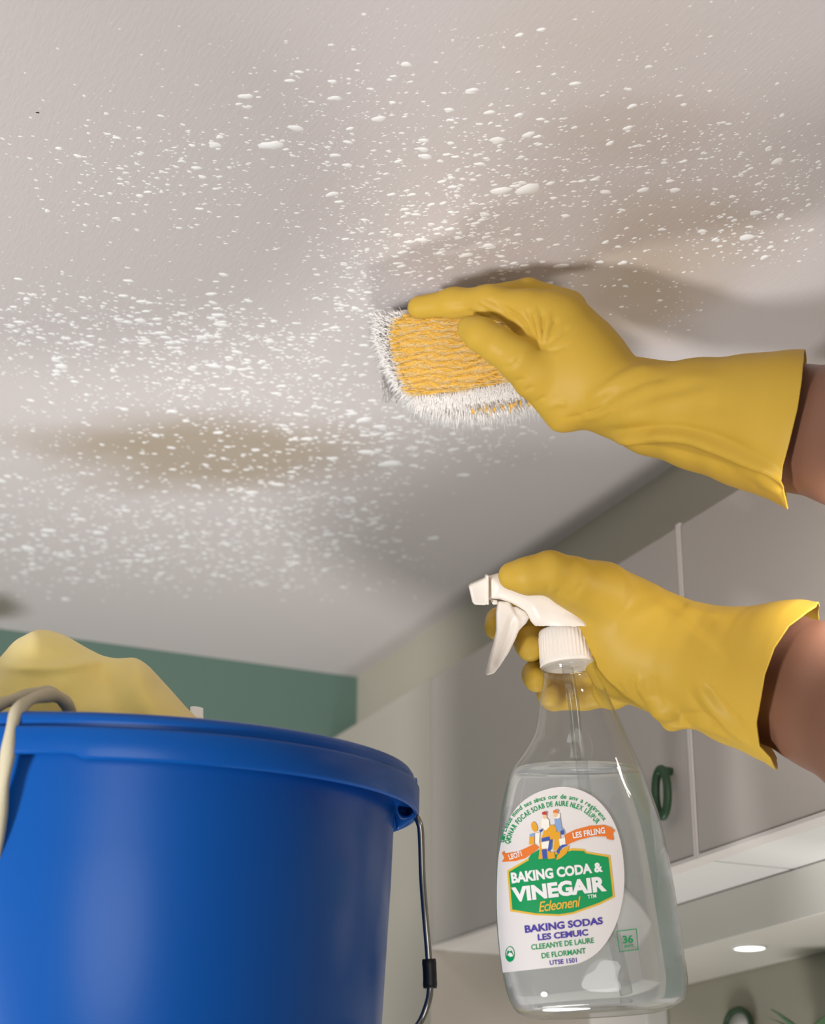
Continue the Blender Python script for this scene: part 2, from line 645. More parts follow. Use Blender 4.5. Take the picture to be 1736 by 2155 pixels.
def ceiling_material():
    m = mat('ceiling_paint', rgb(205, 197, 194), 0.62)
    nt = m.node_tree
    b = nt.nodes['Principled BSDF']
    geo = nt.nodes.new('ShaderNodeNewGeometry')
    nz = nt.nodes.new('ShaderNodeTexNoise')
    nz.inputs['Scale'].default_value = 7.0
    nz.inputs['Detail'].default_value = 3
    nt.links.new(geo.outputs['Position'], nz.inputs['Vector'])
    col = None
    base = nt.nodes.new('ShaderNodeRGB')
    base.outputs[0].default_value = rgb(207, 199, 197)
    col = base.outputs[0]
    # brown patches, partly stains and partly shade painted into the colour: (centre, end of the long axis, end of the short axis) as seen on the ceiling, strength, colour
    for c, e1, e2, k, cc in [((430, 955), (830, 925), (430, 1060), 0.72, (158, 140, 112)),  # stain with the bucket's shade painted in
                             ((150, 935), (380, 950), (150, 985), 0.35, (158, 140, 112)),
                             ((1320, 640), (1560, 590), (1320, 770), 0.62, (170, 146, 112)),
                             ((1420, 520), (1690, 470), (1420, 660), 0.42, (172, 152, 124)),  # shade of the arm and hand, painted into the ceiling colour
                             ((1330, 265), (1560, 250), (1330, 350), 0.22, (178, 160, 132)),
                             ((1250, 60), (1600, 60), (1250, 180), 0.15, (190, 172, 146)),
                             ((-20, 1275), (75, 1272), (-20, 1312), 0.80, (112, 104, 84))]:  # dark olive patch at the left edge
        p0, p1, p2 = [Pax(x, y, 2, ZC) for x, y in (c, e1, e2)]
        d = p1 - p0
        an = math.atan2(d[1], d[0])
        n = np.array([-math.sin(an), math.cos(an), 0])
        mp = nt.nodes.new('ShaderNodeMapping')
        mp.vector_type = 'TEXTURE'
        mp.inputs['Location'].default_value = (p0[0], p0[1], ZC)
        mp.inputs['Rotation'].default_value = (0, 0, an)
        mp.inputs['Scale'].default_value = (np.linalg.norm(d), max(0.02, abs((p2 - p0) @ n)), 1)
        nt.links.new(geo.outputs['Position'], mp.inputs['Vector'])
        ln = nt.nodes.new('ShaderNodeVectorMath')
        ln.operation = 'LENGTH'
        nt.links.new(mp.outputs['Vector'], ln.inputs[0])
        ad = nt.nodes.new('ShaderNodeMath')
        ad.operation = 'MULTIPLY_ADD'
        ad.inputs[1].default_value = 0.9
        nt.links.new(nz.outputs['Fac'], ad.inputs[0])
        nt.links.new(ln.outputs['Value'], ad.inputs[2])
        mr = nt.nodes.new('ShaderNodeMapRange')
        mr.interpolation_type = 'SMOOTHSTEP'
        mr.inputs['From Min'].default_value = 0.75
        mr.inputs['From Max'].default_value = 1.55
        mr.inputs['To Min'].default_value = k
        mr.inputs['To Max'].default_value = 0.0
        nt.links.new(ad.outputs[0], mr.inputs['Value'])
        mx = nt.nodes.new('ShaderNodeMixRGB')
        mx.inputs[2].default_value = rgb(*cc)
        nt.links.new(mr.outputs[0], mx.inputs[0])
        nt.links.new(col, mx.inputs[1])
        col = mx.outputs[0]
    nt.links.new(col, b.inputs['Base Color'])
    mp = nt.nodes.new('ShaderNodeMapping')
    mp.inputs['Rotation'].default_value = (0, 0, YAW)
    mp.inputs['Scale'].default_value = (420, 90, 1)
    n2 = nt.nodes.new('ShaderNodeTexNoise')
    n2.inputs['Scale'].default_value = 1.0
    n2.inputs['Detail'].default_value = 4
    bp = nt.nodes.new('ShaderNodeBump')
    bp.inputs['Strength'].default_value = 0.22
    bp.inputs['Distance'].default_value = 0.0012
    nt.links.new(geo.outputs['Position'], mp.inputs['Vector'])
    nt.links.new(mp.outputs['Vector'], n2.inputs['Vector'])
    nt.links.new(n2.outputs['Fac'], bp.inputs['Height'])
    nt.links.new(bp.outputs['Normal'], b.inputs['Normal'])
    return m


ceiling = struct(box_obj('ceiling', (-2.6, -2.2, ZC), (XW + 0.1, YB + 0.1, ZC + 0.08), ceiling_material()), 'pale pinkish white painted ceiling with brown stains and painted shade')
struct(box_obj('floor', (-2.6, -2.2, -0.06), (XW + 0.1, YB + 0.1, 0.0), M['floor']))
struct(box_obj('wall_back', (-2.6, YB, 0.0), (XW + 0.1, YB + 0.1, ZC), M['green_wall']), 'grey green painted wall under the far edge of the ceiling')
struct(box_obj('wall_right', (XW, -2.2, 0.0), (XW + 0.1, YB, ZC), M['right_wall']))
struct(box_obj('trim_1', (XS, -1.2, ZT + 0.001), (XW, YB, ZC), M['soffit']), 'plain beige bulkhead between the ceiling and the wall cabinets')

# ------------------------------------------------------------------ wall cabinets
YL = Pax(905, 2004, 0, XF)[1]


def cabinet(name, y0, y1, label, ring=False):
    c = thing(name, label, 'cabinet', ((XF + XW) / 2, (y0 + y1) / 2, ZB), 'wall cabinets under the bulkhead')
    box_obj('carcass', (XF + 0.02, y0 + 0.0015, ZB), (XW - 0.001, y1 - 0.0015, ZT), M['carcass'], c, 0.0008)
    d = box_obj('door', (XF, y0 + 0.0045, ZB + 0.005), (XF + 0.0195, y1 - 0.0045, ZT - 0.003), M['door_panel'], c, 0.0016)
    for ya, yb in ((y0 + 0.0003, y0 + 0.0036), (y1 - 0.0036, y1 - 0.0003))[:1 if ring else 2]:
        box_obj('edge_strip', (XF - 0.0006, ya, ZB), (XF + 0.0195, yb, ZT), M['frame'], c, 0.0006)
    box_obj('bottom_strip', (XF - 0.0006, y0 + 0.0038, ZB), (XF + 0.0195, y1 - 0.0038, ZB + 0.0042), M['frame'], c, 0.0006)
    if ring:
        p = Pax(1392, 1668, 0, XF - 0.012)
        rr, hh = 0.0105, 0.0225
        pts = [p + np.array([0, rr * math.cos(a), hh * math.sin(a)]) for a in np.linspace(0, 2 * math.pi, 40, endpoint=False)]
        V, Fc = tube(pts, 0.0042, 10, closed=True)
        h = link_mesh('ring_handle', V, Fc, M['dark_green'], d)
        h['label'] = 'dark green oval ring handle'
        V, Fc = tube([p + np.array([0.001, 0, hh - .001]), p + np.array([0.0125, 0, hh - .001])], 0.004, 10)
        link_mesh('handle_mount', V, Fc, M['dark_green'], d)
    return c


cabinet('wall_cabinet', YSEAM, YL, 'pale grey wall cabinet door with dark green ring handle, behind the spray bottle', True)
cabinet('wall_cabinet', 0.55, YSEAM, 'pale grey wall cabinet door right of the white seam, behind both gloved arms')
box_obj_f = box_obj('tall_panel', (XF + 0.0004, YL - 0.0012, 0.002), (XW - 0.001, YB - 0.001, ZT - 0.001), M['tall'], None, 0.001)
tag(box_obj_f, 'plain beige tall cabinet end panel between the wall cabinets and green wall', 'panel')

# range hood below the cabinets, with its downlight
zh = Pax(1600, 1957, 0, XH)[2]
yh = Pax(1005, 2080, 0, XH)[1]
hood = thing('range_hood', 'pale grey hood box below the cabinets with round downlight underneath', 'hood', ((XH + XW) / 2, 1.1, zh))
box_obj('hood_body', (XH, 0.55, zh), (XW - 0.001, min(yh, YL - 0.003), ZB - 0.001), M['hood'], hood, 0.0015)
pl = Pax(1577, 1993, 2, zh)
V, Fc = [], []
rl = 37.0 * ((pl - CAM) @ Fv) / FPX
dl = thing('downlight', 'round lit downlight in the underside of the hood', 'light', pl - np.array([0, 0, 0.001]))


def lathe(profile, seg, centre, axes, caps=(True, True), rmod=None):
    """profile: (r, s) along axes[2]; axes: l, n, a"""
    l, n, a = [np.array(v, float) for v in axes]
    V, Fc = [], []
    for i, (r, s) in enumerate(profile):
        for k in range(seg):
            th = 2 * math.pi * k / seg
            rr = r * (rmod(th, s) if rmod else 1.0)
            V.append(np.array(centre) + rr * (math.cos(th) * l + math.sin(th) * n) + s * a)
    for i in range(len(profile) - 1):
        for k in range(seg):
            j = (k + 1) % seg
            Fc.append((i * seg + k, i * seg + j, (i + 1) * seg + j, (i + 1) * seg + k))
    if caps[0]:
        Fc.append(tuple(range(seg - 1, -1, -1)))
    if caps[1]:
        m = (len(profile) - 1) * seg
        Fc.append(tuple(m + k for k in range(seg)))
    return np.array(V), Fc


WORLD = (np.array([1.0, 0, 0]), np.array([0, 1.0, 0]), np.array([0, 0, 1.0]))
V, Fc = lathe([(rl * .86, 0.0), (rl * .86, -0.0012), (rl * .80, -0.0018)], 40, pl, WORLD)
link_mesh('lens', V, Fc, M['lamp'], dl)
V, Fc = lathe([(rl * .87, 0.0), (rl * .87, -0.002), (rl, -0.0022), (rl * 1.02, -0.0004), (rl * 1.02, 0.0)], 40, pl, WORLD, (False, False))
link_mesh('bezel', V, Fc, M['carcass'], dl)

# white wall box below the hood, behind the bottle's base
pb = Pax(1022, 2108, 0, XW - 0.032)
pe = Pax(1355, 2090, 0, XW - 0.032)
wb = thing('wall_box', 'white box mounted on the wall below the hood, behind the bottle base', 'box', (XH + 0.07, (pb[1] + pe[1]) / 2, pb[2] - 0.12))
box_obj('box_body', (XW - 0.030, pe[1], pb[2] - 0.12), (XW - 0.001, pb[1], pb[2] - 0.006), M['carcass'], wb, 0.002)
box_obj('box_lid', (XW - 0.032, pe[1] - 0.001, pb[2] - 0.0055), (XW - 0.001, pb[1] + 0.001, pb[2]), M['carcass'], wb, 0.001)

# dark green ring on the wall and leaves of a plant, at the bottom right
p = Pax(1553, 2163, 0, XW - 0.008)
sc = ((p - CAM) @ Fv) / FPX
pts = [p + np.array([0, 38 * sc * 1.25 * math.cos(a), 38 * sc * math.sin(a)]) for a in np.linspace(0, 2 * math.pi, 48, endpoint=False)]
V, Fc = tube(pts, 0.0032, 10, closed=True)
rg = thing('wall_ring', 'dark green ring ornament on the wall at the lower right of the picture', 'ornament', p - np.array([0, 0, 38 * sc]))
link_mesh('ring', V, Fc, M['dark_green'], rg)
V, Fc = lathe([(36 * sc, 0), (36 * sc, 0.004)], 40, p + np.array([0.001, 0, 0]), (np.array([0, 1.2, 0]), np.array([0, 0, 1.0]), np.array([1.0, 0, 0])))
link_mesh('ring_backing', V, Fc, M['carcass'], rg)

rnd = random.Random(4)
pp = Pax(1712, 2230, 0, XW - 0.035)
plant = thing('wall_plant', 'blurred grey green leafy plant at the lower right edge', 'plant', pp - np.array([0, 0, 0.05]))
V, Fc = lathe([(0.018, -0.05), (0.026, -0.005), (0.028, 0.0), (0.024, 0.0), (0.023, -0.008)], 24, pp, WORLD)
link_mesh('pot', V, Fc, M['carcass'], plant)
V, Fc = box(pp + np.array([-0.02, -0.006, -0.056]), np.array([XW - 0.0005, pp[1] + 0.006, pp[2] - 0.05]))
link_mesh('bracket', V, Fc, M['carcass'], plant, smooth=False)


def leaf_mesh(p0, d, up, L, W):
    d = d / np.linalg.norm(d)
    s = np.cross(d, up)
    s /= np.linalg.norm(s)
    n = np.cross(s, d)
    V, Fc = [], []
    N = 7
    for side in (1, -1):
        for i in range(N + 1):
            t = i / N
            w = W * math.sin(math.pi * min(1, t ** 0.8)) + 0.0004
            c = p0 + d * L * t - n * L * 0.35 * t * t
            V += [c - s * w + n * (0.15 * w + 0.0004 * side), c + n * 0.0004 * side, c + s * w + n * (0.15 * w + 0.0004 * side)]
    for sd in (0, 1):
        o = sd * 3 * (N + 1)
        for i in range(N):
            for k in (0, 1):
                f = (o + 3 * i + k, o + 3 * i + k + 1, o + 3 * i + 4 + k, o + 3 * i + 3 + k)
                Fc.append(f if sd == 0 else f[::-1])
    return V, Fc


for i in range(16):
    an = rnd.uniform(0, 2 * math.pi)
    h = rnd.uniform(0.01, 0.03)
    d = np.array([math.cos(an) * 0.5, math.sin(an), rnd.uniform(0.3, 1.3)])
    V, Fc = leaf_mesh(pp + np.array([0, 0, h * .3]), d, np.array([0, 0, 1.0]) + 0.01, rnd.uniform(0.035, 0.06), rnd.uniform(0.006, 0.010))
    link_mesh('leaf', V, Fc, M['leaf'], plant)

# ------------------------------------------------------------------ foam droplets on the ceiling
rng = np.random.RandomState(7)
clusters = [  # centre, spread (as seen on the ceiling), number, size mean, size spread
    ((1040, 330), (270, 100), 620, 6.8, 0.62), ((760, 360), (110, 150), 200, 5.0, 0.5), ((1180, 400), (200, 60), 150, 6.0, 0.5),
    ((330, 370), (130, 75), 300, 6.6, 0.5), ((110, 380), (110, 140), 70, 4.5, 0.5), ((640, 250), (130, 80), 150, 5.0, 0.6),
    ((110, 690), (110, 55), 220, 7.5, 0.5), ((330, 700), (120, 55), 260, 8.2, 0.55), ((560, 720), (120, 60), 240, 7.0, 0.5),
    ((760, 470), (30, 70), 90, 5.5, 0.5), ((740, 610), (40, 50), 110, 6.5, 0.5), ((960, 520), (140, 70), 420, 6.8, 0.55),
    ((640, 830), (200, 65), 420, 7.4, 0.45), ((350, 830), (200, 60), 180, 6.5, 0.45), ((850, 920), (110, 40), 150, 7.5, 0.55),
    ((1010, 930), (110, 35), 90, 6.5, 0.4), ((690, 1080), (150, 75), 420, 8.5, 0.4), ((430, 1120), (180, 70), 260, 8.5, 0.4),
    ((120, 1110), (110, 90), 260, 9.0, 0.45), ((60, 900), (60, 130), 90, 6.0, 0.4), ((430, 970), (260, 60), 90, 7.0, 0.4),
    ((1650, 390), (70, 80), 170, 6.0, 0.55), ((1560, 500), (70, 30), 80, 6.5, 0.5), ((1330, 540), (110, 55), 90, 4.8, 0.6),
    ((1400, 640), (70, 45), 45, 5.0, 0.4), ((1480, 330), (110, 70), 200, 5.0, 0.5), ((860, 120), (420, 55), 420, 2.6, 0.5),
    ((1300, 130), (260, 60), 200, 3.0, 0.5), ((1500, 60), (200, 50), 110, 1.9, 0.4), ((480, 560), (300, 130), 160, 2.4, 0.4),
    ((500, 1190), (250, 35), 140, 8.0, 0.35), ((900, 30), (450, 40), 160, 1.7, 0.3), ((300, 180), (200, 70), 90, 2.0, 0.4)]
drops = []
for (cx, cy), (sx, sy), n, sm, sd in clusters:
    for _ in range(int(n * 1.5)):
        x, y = cx + rng.normal() * sx, cy + rng.normal() * sy
        if rng.rand() < 0.12:                       # small clots of foam
            x += rng.normal() * 8
        if not (-30 < x < 1766 and -30 < y < 1265):
            continue
        if x > 880 + rng.normal() * 40 and y > 985 + rng.normal() * 25:
            continue
        if x > 1180 and y > 720:
            continue
        if x > 1480 and y > 560:
            continue
        s = min(22, sm * math.exp(rng.normal() * sd) * 0.40)
        drops.append((x, y, s))
drops += [(1110, 399, 23), (1047, 296, 15), (892, 296, 10), (1112, 284, 13), (895, 330, 13), (1180, 560, 13), (622, 270, 14), (452, 306, 13), (465, 684, 13), (296, 676, 12),
          (700, 172, 9), (610, 170, 9), (1210, 176, 10), (993, 190, 11), (945, 232, 10), (1030, 237, 10), (1572, 500, 14), (1635, 340, 12), (1275, 405, 10), (820, 976, 20),
          (765, 884, 14), (800, 898, 12), (130, 772, 13), (700, 965, 10), (1085, 392, 10), (1020, 452, 11), (1330, 224, 10), (1190, 455, 9)]
drops = [d for d in drops if True]


def drop_shape(seed):
    r = np.random.RandomState(seed)
    n = 10
    ang = np.arange(n) * 2 * math.pi / n
    rad = 1 + 0.16 * np.sin(ang * 2 + r.rand() * 6) + 0.10 * np.sin(ang * 3 + r.rand() * 6) + 0.06 * r.normal(size=n)
    V = [(rad[i] * math.cos(ang[i]) * 1.22, rad[i] * math.sin(ang[i]) * 0.86, 0.0) for i in range(n)]
    V += [(0.72 * v[0], 0.72 * v[1], -0.11) for v in V[:n]] + [(0, 0, -0.15)]
    Fc = [(i, n + i, n + (i + 1) % n, (i + 1) % n) for i in range(n)] + [(n + i, 2 * n, n + (i + 1) % n) for i in range(n)]
    return np.array(V), Fc


shapes = [drop_shape(i) for i in range(9)]
drops.sort(key=lambda d: -d[2])
spread = np.array([0.0, 0.0])
dmesh = []
for V, Fc in shapes:
    me = bpy.data.meshes.new('droplet')
    me.from_pydata(V.tolist(), [], Fc)
    me.polygons.foreach_set('use_smooth', [True] * len(me.polygons))
    me.materials.append(M['droplet'])
    dmesh.append(me)
cl = np.array(ceiling.location)
mV, mF, off = [], [], 0
for i, (x, y, s) in enumerate(drops):
    p = Pax(x, y, 2, ZC)
    r = s * ((p - CAM) @ Fv) / FPX
    # spray drawn out a little, away from where the nozzle pointed
    an = -YAW + math.radians(-36 * (x - 830) / 700) + rng.normal() * 0.18
    if i < 300:
        o = bpy.data.objects.new('droplet', dmesh[i % 9])
        COL.objects.link(o)
        o.parent = ceiling
        o.location = np.array([p[0], p[1], ZC + 0.00005]) - cl
        o.rotation_euler = (0, 0, an)
        o.scale = (r, r, max(r, 0.004))
    else:
        V, Fc = shapes[i % 9]
        c, sn = math.cos(an), math.sin(an)
        W = np.stack([p[0] + r * (V[:, 0] * c - V[:, 1] * sn), p[1] + r * (V[:, 0] * sn + V[:, 1] * c), ZC + 0.00005 + V[:, 2] * r], 1)
        mV.append(W)
        mF += [tuple(j + off for j in f) for f in Fc]
        off += len(W)
o = link_mesh('fine_droplets', np.vstack(mV), mF, M['droplet'], ceiling)
o['kind'] = 'stuff'
p = Pax(79, 237, 2, ZC)
V, Fc = shapes[2]
link_mesh('dark_speck', p + V * 0.0011, Fc, M['black'], ceiling)

# ------------------------------------------------------------------ blue bucket on a step ladder
TILT = math.radians(4.6)
bz = np.array([0, 0, math.cos(TILT)]) - HV * math.sin(TILT)
bl = Rv
bn = np.cross(bz, bl)
if bn @ HV < 0:
    bn = -bn
edge = P(872, 1628, 1.40)
RR = 670 * 1.40 / FPX
bc = edge - Rv * RR                            # centre of the rim
BAX = (bl, bn, bz)
HB = 0.36
bucket = thing('bucket', 'large glossy blue plastic bucket with wire handle holding a yellow cloth', 'bucket', bc - bz * HB)
prof = [(RR - 0.0135, -0.020), (RR - 0.0155, -0.045), (RR - 0.017, -0.08), (RR - 0.034, -HB + 0.008), (RR - 0.040, -HB), (0.02, -HB), (0.02, -HB + 0.003),
        (RR - 0.042, -HB + 0.003), (RR - 0.020, -0.08), (RR - 0.0165, -0.020), (RR - 0.0135, -0.020)]
V, Fc = lathe(prof, 160, bc, BAX, (False, False))
link_mesh('bucket_body', V, Fc, M['bucket'], bucket)
prof = [(RR - 0.016, -0.012), (RR - 0.0155, -0.003), (RR - 0.012, 0.0), (RR - 0.006, 0.0005), (RR - 0.002, -0.0008), (RR - 0.0002, -0.0035), (RR, -0.0065), (RR - 0.0006, -0.0085), (RR - 0.0006, -0.0125), (RR - 0.016, -0.0125)]
V, Fc = lathe(prof, 200, bc, BAX, (False, False))
link_mesh('rim_lip', V, Fc, M['bucket'], bucket)
notch = math.atan2(-math.sqrt(max(0, 1 - (75 / 670.0) ** 2)), 75 / 670.0)     # where the band's lower edge steps


def band():
    seg = 240
    V, Fc = [], []
    pr = [(RR - 0.014, -0.0105), (RR + 0.0012, -0.0098), (RR + 0.0030, -0.0104), (RR + 0.0038, -0.0122), (RR + 0.0034, -0.0285), (RR + 0.0028, -0.0302), (RR + 0.0012, -0.0308), (RR - 0.0005, -0.0300), (RR - 0.0005, -0.026), (RR - 0.014, -0.024)]
    for k in range(seg):
        th = -math.pi + 2 * math.pi * k / seg
        short = 0.0 if notch < th < notch + math.pi else 1.0
        for r, z in pr:
            dz = 0.0030 * short if z < -0.028 else 0.0
            V.append(bc + r * (math.cos(th) * bl + math.sin(th) * bn) + (z + dz) * bz)
    m = len(pr)
    for k in range(seg):
        j = (k + 1) % seg
        for i in range(m - 1):
            Fc.append((k * m + i, k * m + i + 1, j * m + i + 1, j * m + i))
    return np.array(V), Fc


V, Fc = band()
link_mesh('rim_band', V, Fc, M['bucket'], bucket)
g = Grid(q(770, 1780, 1.36) , q(900, 1620, 1.45), 0.0011)
g = Grid((-0.04, -0.27, 1.37), (0.02, -0.185, 1.43), 0.001)
g.ext_poly([(812, 1640), (878, 1640), (881, 1695), (876, 1716), (834, 1744), (829, 1705), (815, 1672)], 1.40, 0.013, 0.004)
a = q(853, 1698, 1.40)
g.cone(a + [0, 0, -0.03], 0.0052, a + [0, 0, 0.004], 0.0052, 0.001, sub=True)
V, Fq = g.mesh(2)
lug = link_mesh('lug', cam2world(V), Fq, M['bucket'], bucket)
l2 = lug.copy()
COL.objects.link(l2)
v = np.array(lug.location) + wloc(bucket) - bc
v2 = v - 2 * (v @ bl) * bl - 2 * (v @ bn) * bn
l2.location = v2 + bc - wloc(bucket)
l2.rotation_euler = (0, 0, math.pi)
vis = [P(*t) for t in [(846, 1690, 1.401), (858, 1697, 1.399), (871, 1714, 1.394), (882, 1732, 1.39), (886, 1760, 1.388), (889, 1850, 1.38), (896, 1940, 1.37), (902, 2015, 1.365), (905, 2080, 1.36), (899, 2115, 1.355), (882, 2155, 1.35), (850, 2195, 1.335)]]
for k in range(1, 12):
    th = -math.pi * k / 11.0
    vis.append(bc + (RR + 0.016) * (math.cos(th) * bl + math.sin(th) * bn) + bz * (-0.05 - 0.27 * abs(math.sin(th)) ** 0.5))
V, Fc = tube(catmull(np.array(vis), 160), 0.0025, 12)
link_mesh('bail_wire', V, Fc, M['wire'], bucket)
gp = catmull(np.array([P(902.5, 2018, 1.365), P(904.5, 2050, 1.3625), P(905, 2080, 1.36)]), 8)
V, Fc = tube(gp, [0.0048, 0.0052, 0.0050, 0.0050, 0.0050, 0.0050, 0.0052, 0.0048], 24)
link_mesh('grip_sleeve', V, Fc, M['black'], bucket)

# the ladder the bucket stands on (below the frame)
zl = float((bc - bz * HB)[2]) - 0.0185
lc = np.array([bc[0], bc[1], 0]) - HV * 0.0
lad = thing('step_ladder', 'grey aluminium step ladder carrying the blue bucket', 'ladder', lc)


def obox(c, hx, hy, hz, ax=(Rv, HV)):
    x, y = ax
    Z = np.array([0, 0, 1.0])
    V = [c + sx * hx * x + sy * hy * y + sz * hz * Z for sz in (-1, 1) for sx, sy in ((-1, -1), (1, -1), (1, 1), (-1, 1))]
    return V, [(0, 3, 2, 1), (4, 5, 6, 7), (0, 1, 5, 4), (1, 2, 6, 5), (2, 3, 7, 6), (3, 0, 4, 7)]


M['alu'] = mat('brushed_aluminium', rgb(176, 176, 176), 0.4, metal=1.0)
V, Fc = obox(lc + np.array([0, 0, zl - 0.012]), 0.21, 0.17, 0.012)
link_mesh('platform', V, Fc, M['alu'], lad, smooth=False)
for sx in (-1, 1):
    for sy in (-1, 1):
        a = lc + Rv * sx * 0.19 + HV * sy * 0.15 + np.array([0, 0, zl - 0.024])
        b = lc + Rv * sx * 0.25 + HV * sy * 0.42 + np.array([0, 0, 0.0])
        V, Fc = tube([b, a], 0.017, 10)
        link_mesh('leg', V, Fc, M['alu'], lad)
for k in range(4):
    t = (k + 1) / 5.0
    V, Fc = obox(lc + HV * -(0.42 - 0.27 * t) + np.array([0, 0, t * zl]), 0.25 - 0.06 * t, 0.04, 0.012)
    link_mesh('step', V, Fc, M['alu'], lad, smooth=False)

# yellow cloth heaped in the bucket
top = [(-90, 1470), (-50, 1425), (-15, 1400), (5, 1378), (30, 1348), (75, 1325), (105, 1326), (140, 1338), (180, 1362), (215, 1380), (245, 1386), (285, 1383), (310, 1398), (335, 1425), (360, 1452), (395, 1492), (425, 1520)]
tx = np.array([t[0] for t in top], float)
ty = np.array([t[1] for t in top], float)
NX, NJ = 150, 90
V = []
rim_y = 1500.0
for i in range(NX):
    x = -90 + 515 * i / (NX - 1)
    yt = np.interp(x, tx, ty)
    yt = np.mean([np.interp(x + dx, tx, ty) for dx in (-8, 0, 8)])
    for j in range(NJ):
        v = -1 + 2 * j / (NJ - 1)
        d = 1.36 + 0.085 * v
        ht = (1545 - yt) * (math.cos(v * math.pi / 2) ** 0.55)
        # folds: a ridge crossing the heap, a valley below the peak and a rounded second lobe
        py = 1545 - ht
        f = 0.0
        ridge = 1398 - 0.02 * x + 10 * math.sin(x / 60.0)
        f += 0.007 * math.exp(-((py - ridge) / 12.0) ** 2) * math.exp(-((x - 120) / 130.0) ** 2)
        f += 0.010 * math.exp(-((x - 285 - 0.35 * (py - 1383)) / 38.0) ** 2)
        f -= 0.009 * math.exp(-((x - 205 - 0.25 * (py - 1383)) / 26.0) ** 2) * math.exp(-((py - 1440) / 45.0) ** 2)
        f += 0.006 * math.exp(-((x - 60 + 0.3 * (py - 1383)) / 40.0) ** 2)
        f += 0.003 * math.sin(x / 23.0 + py / 31.0) * math.exp(-((py - 1440) / 40.0) ** 2)
        V.append(P(x, py, d - f * (1 if v < 0.3 else 0)) - np.array([0, 0, 0.0]))
Fc = [(i * NJ + j, (i + 1) * NJ + j, (i + 1) * NJ + j + 1, i * NJ + j + 1) for i in range(NX - 1) for j in range(NJ - 1)]
cl_o = link_mesh('cleaning_cloth', V, Fc, M['cloth'])
so = cl_o.modifiers.new('thickness', 'SOLIDIFY')
so.thickness = 0.002
so.offset = -1
tag(cl_o, 'soft yellow cleaning cloth heaped up above the rim of the blue bucket', 'cloth')

# beige cord hanging over the rim
rope = thing('cord', 'thick beige cotton cord looped over the left of the blue rim', 'cord', P(40, 1560, 1.15))
c1 = [P(*t) for t in [(150, 1530, 1.27), (143, 1488, 1.255), (118, 1466, 1.235), (92, 1464, 1.215), (62, 1474, 1.195), (38, 1496, 1.182), (25, 1530, 1.172), (18, 1575, 1.168), (10, 1630, 1.168), (3, 1690, 1.168), (-8, 1780, 1.168), (-14, 1830, 1.17)]]
V, Fc = tube(catmull(np.array(c1), 90), [0.0042 + 0.0006 * math.sin(i * 0.35) for i in range(90)], 16)
link_mesh('strand', V, Fc, M['cord'], rope)
c2 = [P(*t) for t in [(-70, 1560, 1.20), (-30, 1500, 1.21), (0, 1482, 1.22), (40, 1470, 1.235), (80, 1458, 1.245), (105, 1458, 1.255), (128, 1470, 1.265), (146, 1492, 1.275), (160, 1540, 1.28)]]
V, Fc = tube(catmull(np.array(c2), 80), [0.0042 + 0.0005 * math.sin(i * 0.4 + 1) for i in range(80)], 16)
link_mesh('strand', V, Fc, M['cord'], rope)
V = []
for i in range(9):
    for j in range(7):
        u, v = i / 8.0, j / 6.0
        V.append(P(402 + 26 * u, 1512 - 26 * v * (0.75 + 0.25 * math.sin(1.2 + 1.6 * u)), 1.42 + 0.012 * v + 0.003 * math.sin(5 * u)))
Fc = [(i * 7 + j, (i + 1) * 7 + j, (i + 1) * 7 + j + 1, i * 7 + j + 1) for i in range(8) for j in range(6)]
wp = link_mesh('paper_wipe', V, Fc, M['paper'])
so = wp.modifiers.new('thickness', 'SOLIDIFY')
so.thickness = 0.001
tag(wp, 'tiny corner of white paper wipe showing beside the yellow cloth', 'wipe')

